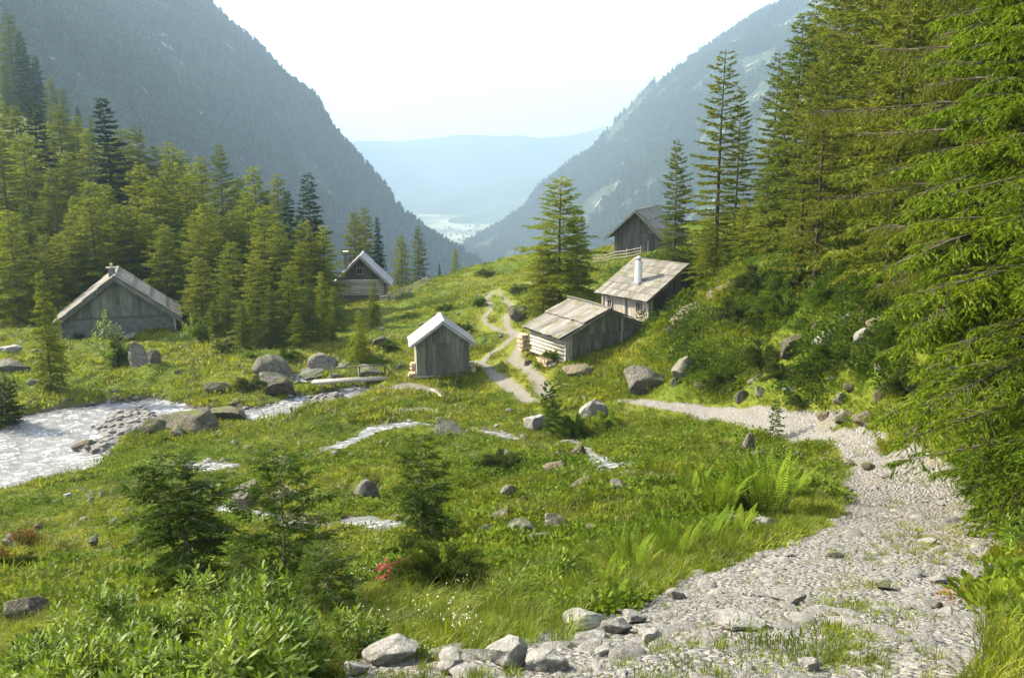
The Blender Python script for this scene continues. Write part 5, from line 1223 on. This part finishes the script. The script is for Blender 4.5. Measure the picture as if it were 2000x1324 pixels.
# leafy bush in the foreground: shoots with lance-shaped leaves
def shoot_mesh(seed, nleaf=11, ln=.095, wd=.024, h=.22):
    rs = np.random.default_rng(seed); V_ = []; F_ = []
    for i in range(nleaf):
        t = i / nleaf; a = i * 2.4 + rs.uniform(-.3, .3); z0 = h * (.25 + .75 * t); e = .25 + 1.0 * t + rs.uniform(-.2, .2); l = ln * rs.uniform(.75, 1.2) * (.75 + .5 * math.sin(t * 3.0))
        d = np.array([math.cos(a) * math.cos(e), math.sin(a) * math.cos(e), math.sin(e)]); s = np.array([-math.sin(a), math.cos(a), 0]); p0 = np.array([0, 0, z0]); g = np.array([0, 0, -1.0])
        n0 = np.cross(d, s); w2 = wd / 2
        pts = [p0, p0 + d * l * .35 + s * w2 - n0 * .004, p0 + d * l * .35 + g * .004, p0 + d * l * .35 - s * w2 - n0 * .004, p0 + d * l * .72 + s * w2 * .7 + g * l * .07, p0 + d * l * .72 + g * l * .09, p0 + d * l * .72 - s * w2 * .7 + g * l * .07, p0 + d * l + g * l * .22]
        b = len(V_); V_ += pts; F_ += [(b, b + 1, b + 2), (b, b + 2, b + 3), (b + 1, b + 4, b + 5), (b + 1, b + 5, b + 2), (b + 2, b + 5, b + 6), (b + 2, b + 6, b + 3), (b + 4, b + 7, b + 5), (b + 5, b + 7, b + 6)]
    return mk_mesh('leafy_shoot', np.array(V_), np.array(F_), M['leaf'])
SH = [shoot_mesh(800 + i, 9 + i * 2, [.09,.1,.085,.11][i]) for i in range(4)]
src_coll('src_shoot', [m_.copy() for m_ in SH])
def bush(label, lobes, nshoot, seed, size=1.0, maxparts=260):
    """lobes: (column, row of the base, radius, height)"""
    rs = random.Random(seed); cs = []
    for (u, v, R_, Hh) in lobes:
        x, y = hit(u, v, H) if v < 1400 else at(u, v, 5.0)[:2]; cs.append((x, y, ground(x, y), R_, Hh))
    O = Vector(cs[0][:3]); r = link('leafy_bush', None, None, O); tag(r, label, 'bush')
    st = MB()
    for k in range(nshoot):
        x, y, z, R_, Hh = cs[rs.randrange(len(cs))]; a = rs.uniform(0, 6.283); e = math.asin(rs.uniform(.0, 1)); q = rs.uniform(.72, 1.05) if rs.random() < .75 else rs.uniform(.3, .75)
        d = Vector((math.cos(a) * math.cos(e) * R_, math.sin(a) * math.cos(e) * R_, math.sin(e) * Hh)) * q
        p = Vector((x, y, z)) - O + d; nrm = Vector((d.x / R_, d.y / R_, d.z / Hh * 1.2 + .5)).normalized(); ro = nrm.to_track_quat('Z', 'Y').to_euler(); ro.z += 0
        s = size * rs.uniform(.75, 1.25)
        if k < maxparts:
            o = link('leafy_shoot', SH[k % 4], r, p, ro, s)
            if k % 2 == 0: st.tube([Vector((x, y, z)) - O + Vector((d.x * .15, d.y * .15, 0)), (Vector((x, y, z)) - O + d * .6), p + nrm * .03], [.009, .006, .003], 4)
        else: rest.append((p + O, ro, s))
    st.build('stems', M['bark'], r)
rest = []
bush('large bright leafy bush with lance-shaped leaves filling the lower left corner', [(210,1290,.24,.56),(150,1320,.26,.42),(290,1330,.24,.38),(100,1350,.26,.28),(240,1250,.16,.3),(180,1370,.22,.34),(70,1330,.14,.2)], 900, 1, .76, 290)
bush('bright leafy bush in front of the leaning spruce sapling, right of the corner bush', [(400,1270,.22,.56),(470,1290,.2,.42),(520,1290,.22,.6),(350,1310,.18,.36),(555,1330,.2,.36),(450,1340,.2,.34),(500,1360,.22,.3)], 950, 2, .76, 290)
bush('low leafy bush at the bottom edge below the thin larch sapling', [(330,1395,.26,.3),(460,1395,.28,.3),(180,1395,.26,.25)], 240, 3, .9, 200)
scatter('undergrowth_leaves', 'src_shoot', np.array([p[:] for p, _, _ in rest]), np.array([s for _, _, s in rest]), np.array([e[:] for _, e, _ in rest]))
def shrub_small(u, v, wpx, hpx, n, label, size=None):
    x, y, z = place(u, v); R_ = px(y, wpx) / 2; Hh = px(y, hpx); rs = random.Random(int(u + v)); r = link('leafy_plant', None, None, (x, y, z)); tag(r, label, 'plant')
    for k in range(n):
        a = rs.uniform(0, 6.283); e = math.asin(rs.uniform(0, 1)); q = rs.uniform(.5, 1)
        d = Vector((math.cos(a) * math.cos(e) * R_, math.sin(a) * math.cos(e) * R_, math.sin(e) * Hh)) * q * .85; nrm = Vector((d.x, d.y, abs(d.z) + .4 * R_)).normalized()
        link('leafy_shoot', SH[k % 4], r, d, nrm.to_track_quat('Z', 'Y').to_euler(), (size or 1) * rs.uniform(.8, 1.2))
shrub_small(212, 700, 66, 104, 60, 'bright round-topped leafy sapling tree in front of the barn wall', 2.6)
shrub_small(375, 665, 34, 44, 24, 'bright young maple-like sapling at the right corner of the barn', 2.4)
shrub_small(1000, 1180, 130, 70, 46, 'light green leafy plants beside the track-edge grass right of the juniper', .8)
shrub_small(1100, 1160, 110, 80, 46, 'tall leafy herb group above the grassy verge left of the ferns', .8)
shrub_small(1990, 1110, 70, 110, 30, 'broad-leaved plant at the right frame edge beside the track', 1.0)
shrub_small(690, 1280, 90, 80, 40, 'leafy weeds between the corner bushes and the bottom rocks', .8)
# ferns
def frond_mesh(seed, L=.62, n=26):
    rs = np.random.default_rng(seed); V_ = []; F_ = []; up0 = 1.5
    t = np.linspace(0, 1, n); ang = up0 - t ** 1.6 * rs.uniform(.35, .8); xs = np.concatenate([[0], np.cumsum(np.cos(ang[:-1])) * L / (n - 1)]); zs = np.concatenate([[0], np.cumsum(np.sin(ang[:-1])) * L / (n - 1)])
    for i in range(n):
        b = len(V_); V_ += [(xs[i], -.004, zs[i]), (xs[i], .004, zs[i])]
        if i: F_.append((b - 2, b - 1, b + 1, b))
    Vt = list(V_); T_ = []
    for i in range(3, n):
        l = .105 * math.sin(min(1, (1 - t[i]) * 1.35 + .05) * 1.57) * (.6 + .4 * min(1, i / 7)); 
        for sd in (-1, 1):
            b = len(Vt); dx = math.cos(ang[i]) * .4; dz = math.sin(ang[i]) * .4
            Vt += [(xs[i] - .003, 0, zs[i] - .003), (xs[i] + dx * l * .5 + .009, sd * l * .55, zs[i] + dz * l * .5 + .006), (xs[i] + dx * l, sd * l, zs[i] + dz * l - .02), (xs[i] + dx * l * .5 - .008, sd * l * .5, zs[i] + dz * l * .5 - .006)]
            T_.append((b, b + 1, b + 2, b + 3) if sd < 0 else (b, b + 3, b + 2, b + 1))
    return mk_mesh('frond', np.array(Vt), np.array(F_ + T_), M['fern'])
FR = [frond_mesh(850 + i) for i in range(3)]
def fern(u, v, hpx, n, label, spread=.25, seed=0, wide=1.0):
    x, y, z = place(u, v); L = px(y, hpx) / .52 ; rs = random.Random(seed + int(u)); r = link('fern', None, None, (x, y, z)); tag(r, label, 'fern', 'ferns on the verge of the track')
    for k in range(n):
        a = rs.uniform(0, 6.283); q = rs.random() ** .5 * spread * wide
        link('frond', FR[k % 3], r, (math.cos(a) * q, math.sin(a) * q * .7, 0), (0, rs.uniform(-.05, .3), a + rs.uniform(-.6, .6)), L * rs.uniform(.7, 1.1))
fern(1485, 1005, 112, 34, 'biggest bright fern clump beside the bend of the track', .42)
fern(1400, 1010, 96, 26, 'fern clump with spread fronds left of the biggest one', .3)
fern(1385, 1062, 70, 18, 'small fern below the two large fern clumps', .2)
fern(1310, 1100, 92, 22, 'fern clump on the grassy verge left of the small fern', .3)
fern(1230, 1120, 82, 20, 'yellowish fern clump on the verge farther down', .25)
fern(1345, 970, 60, 14, 'little fern at the upper left of the fern group', .2)
fern(1440, 1052, 60, 12, 'fern fronds hanging over the tan stone', .18)
fern(1540, 975, 56, 12, 'low fern on the right side of the biggest clump', .18)
fern(1180, 1150, 60, 12, 'small pale fern nearest to the leafy herb group', .18)
# verge grass tufts in the foreground
TF = [blades(900 + i, 90, .12, [.32,.26,.38][i], .006, 1.0, jit=.2) for i in range(3)]
for k, (u, v, s, lab) in enumerate([(985,1215,1.2,'long fine grass tuft behind the rocks at the bottom edge'),(925,1275,.9,'bluish grass tuft touching the largest pale rock'),(1045,1225,.9,'short grass tuft behind the tan boulder'),(1110,1190,1.0,'dense grass tuft left of the long flat pale rock'),
   (1215,1160,.9,'grass tuft on the verge above the bluish slab'),(870,1255,1.0,'straw coloured grass tuft among white flowers'),(1300,1135,.9,'grass tuft on the verge near the lone pale stone'),(1440,1080,.8,'grass tuft on the verge below the tan stone'),
   (1940,1240,1.0,'grass tuft on the right edge of the track, lower one'),(1975,1180,1.0,'grass tuft on the right edge of the track, upper one'),(1960,1310,1.2,'grass tuft in the lower right corner'),(820,1200,1.0,'thin pale stalks in front of the dark juniper')]):
    x, y, z = place(u, v); o = link('grass_tuft', TF[k % 3], None, (x, y, z), (0, 0, k * 1.3), s); tag(o, lab, 'grass tuft')
    for j in range(4): pass
# white flowers, moss tufts on the track, litter
def flower_src(seed):
    rs = np.random.default_rng(seed); n = 10; P = np.stack([rs.normal(0, .09, n), rs.normal(0, .09, n), rs.uniform(.1, .3, n)], -1); return mk_mesh('white_flower', cards(rs, np.repeat(P, 3, 0), rdir(rs, n * 3), .013, .013, 1.2), tri_faces(n * 3), M['whitefl'])
src_coll('src_flower', [flower_src(930 + i) for i in range(3)])
def patch(n, uv, name, coll, smin, smax, tilt=.1, dz=0.0):
    pts = []
    for _ in range(n):
        u = rng.uniform(uv[0], uv[1]); v = rng.uniform(uv[2], uv[3]); pts.append(hit(u, v))
    P = np.array(pts); return scatter(name, coll, np.stack([P[:, 0], P[:, 1], H(P[:, 0], P[:, 1]) + dz], -1), rng.uniform(smin, smax, n), zrot(n, tilt))
patch(34, (690, 920, 1120, 1300), 'white_flowers', 'src_flower', .6, 1.1)
src_coll('src_verge', [TF[0].copy(), TF[1].copy(), TF[2].copy()])
patch(34, (885, 1120, 1165, 1262), 'verge_grass', 'src_verge', .5, .95)
ev = []
for a_, b_ in zip([(1120,1195),(1230,1165),(1340,1120),(1440,1085),(1520,1050),(1600,1025)], [(1230,1165),(1340,1120),(1440,1085),(1520,1050),(1600,1025),(1625,960)]):
    for _ in range(16):
        t_ = rng.random(); ev.append(hit(a_[0] + (b_[0] - a_[0]) * t_ - abs(rng.normal(0, 22)), a_[1] + (b_[1] - a_[1]) * t_ - abs(rng.normal(0, 14))))
ev = np.array(ev); scatter('track_edge_grass', 'src_verge', np.stack([ev[:, 0], ev[:, 1], H(ev[:, 0], ev[:, 1])], -1), rng.uniform(.45, .9, len(ev)), zrot(len(ev), .1))
patch(110, (100, 1000, 880, 1080), 'meadow_flowers', 'src_flower', .5, 1.0)
src_coll('src_litter', [leafclump(940 + i, 60, .22, .02, .035, 'litter', 'litter', 0) for i in range(2)])
patch(12, (1855, 1945, 1155, 1180), 'brown_leaf_litter', 'src_litter', .5, 1.0, 0, .02)
src_coll('src_moss', [blades(950 + i, 50, .14, .045, .008, 1.2) for i in range(3)])
pts = []
for (u, v, n, su, sv) in [(1780,1050,26,25,30),(1880,1035,22,30,14),(1800,930,30,40,12),(1710,880,20,25,10),(1640,1190,20,40,8),(1690,1200,14,40,10),(1650,1235,22,30,14),(1540,1290,16,40,14),(1620,1290,20,40,16),(1480,1250,12,30,12),(1760,1240,10,40,10),(1700,1150,12,30,8),(1840,960,20,30,14),(1300,1290,8,40,14),(1745,985,12,14,10)]:
    for _ in range(n): pts.append(hit(u + rng.normal(0, su), v + rng.normal(0, sv)))
P = np.array(pts); scatter('moss_tufts', 'src_moss', np.stack([P[:, 0], P[:, 1], H(P[:, 0], P[:, 1]) + .01], -1), rng.uniform(.5, 1.3, len(P)), zrot(len(P), .1))

# ------------------------------------------------------------------ forests on the far mountains, the village
def lowtree(seed, R=.17, n=120):
    rs = np.random.default_rng(seed); t = rs.random(n) ** .8 * .95; a = rs.uniform(0, 6.28, n); r = R * (1 - t) * rs.uniform(.3, 1, n); P = np.stack([r * np.cos(a), r * np.sin(a), t + .04], -1)
    D = np.stack([np.cos(a), np.sin(a), 0 * a - .1], -1); nv = cards(rs, P, D, .13, .1, .5); m = MB(); m.tube([(0, 0, -.08), (0, 0, .9)], [.015, .004], 4)
    nf = tri_faces(n); V_ = np.concatenate([nv, np.array(m.v)]); return mk_mesh('far_conifer', V_, np.concatenate([nf, np.array([(f[0], f[1], f[2]) for f in m.f if len(f) == 4] + [(f[0], f[2], f[3]) for f in m.f if len(f) == 4]) + n * 3]), M['farneedle'])
M['farneedle'] = foliage_mat('far_needles', (.03,.06,.018), (.055,.09,.022), .25, .01, .5, .6)
src_coll('src_far_tree', [lowtree(960 + i, [.16,.2,.13][i]) for i in range(3)])
def forest(name, n, x0, x1, y0, y1, zf, hmin, hmax, keep):
    x = rng.uniform(x0, x1, n); y = rng.uniform(y0, y1, n); z = zf(x, y); k = keep(x, y, z); x, y, z = x[k], y[k], z[k]
    hh = rng.uniform(hmin, hmax, len(x)) * (.75 + .5 * fbm(x / 60, y / 60, 97, 2)); return scatter(name, 'src_far_tree', np.stack([x, y, z], -1), hh, zrot(len(x), .02))
def seen(x, y, z, m=60):
    u = 1000 + x / y * F_PX; e = z / y; vv = 662 + F_PX * np.tan(-np.arctan(e) - PITCH)
    return (u > -m) & (u < 2000 + m) & (vv > -m) & (vv < 620)
forest('far_forest_left', 90000, -1200, 120, 340, 1560, zl, 9, 19, lambda x, y, z: seen(x, y, z) & (z > FLOOR + 8) & (fbm(x / 70, y / 45, 98, 3) > .42) & (rng.random(len(x)) < np.clip(.45 + y / 2200, 0, 1)))
forest('far_forest_right', 90000, -300, 1500, 700, 2620, zr, 10, 20, lambda x, y, z: seen(x, y, z) & (z > FLOOR + 8) & (fbm(x / 110, y / 80, 99, 3) > .43))
rs_ = random.Random(5); vg = MB()
for k in range(46):
    x = rs_.gauss(-205, 60); y = rs_.gauss(3350, 180); s = rs_.uniform(5, 10); z = FLOOR; a, b, hh = s, s * rs_.uniform(.8, 1.4), rs_.uniform(4, 8)
    vg.box((x - a / 2, y - b / 2, z - .5), (x + a / 2, y + b / 2, z + hh)); zt = z + hh; vg.add([(x - a/2 - .4, y - b/2, zt), (x + a/2 + .4, y - b/2, zt), (x + a/2 + .4, y + b/2, zt), (x - a/2 - .4, y + b/2, zt), (x, y - b/2, zt + a * .35), (x, y + b/2, zt + a * .35)], [(0,1,4), (1,2,5,4), (2,3,5), (3,0,4,5), (3,2,1,0)])
o = vg.build('far_village', plain('village_walls', (.45,.43,.4))); tag(o, kind='stuff')

# ------------------------------------------------------------------ haze
hz = MB(); hz.box((-4050, -90, FLOOR - 4.5), (4050, 7050, 470))
mh, nt, out = new_mat('haze_air'); pv = nt.nodes.new('ShaderNodeVolumePrincipled'); pv.inputs['Color'].default_value = (.39, .53, .66, 1)
pv.inputs['Density'].default_value = HAZE_DENSITY; pv.inputs['Anisotropy'].default_value = .15; nt.links.new(pv.outputs[0], out.inputs['Volume'])
tag(hz.build('haze', mh), kind='stuff')
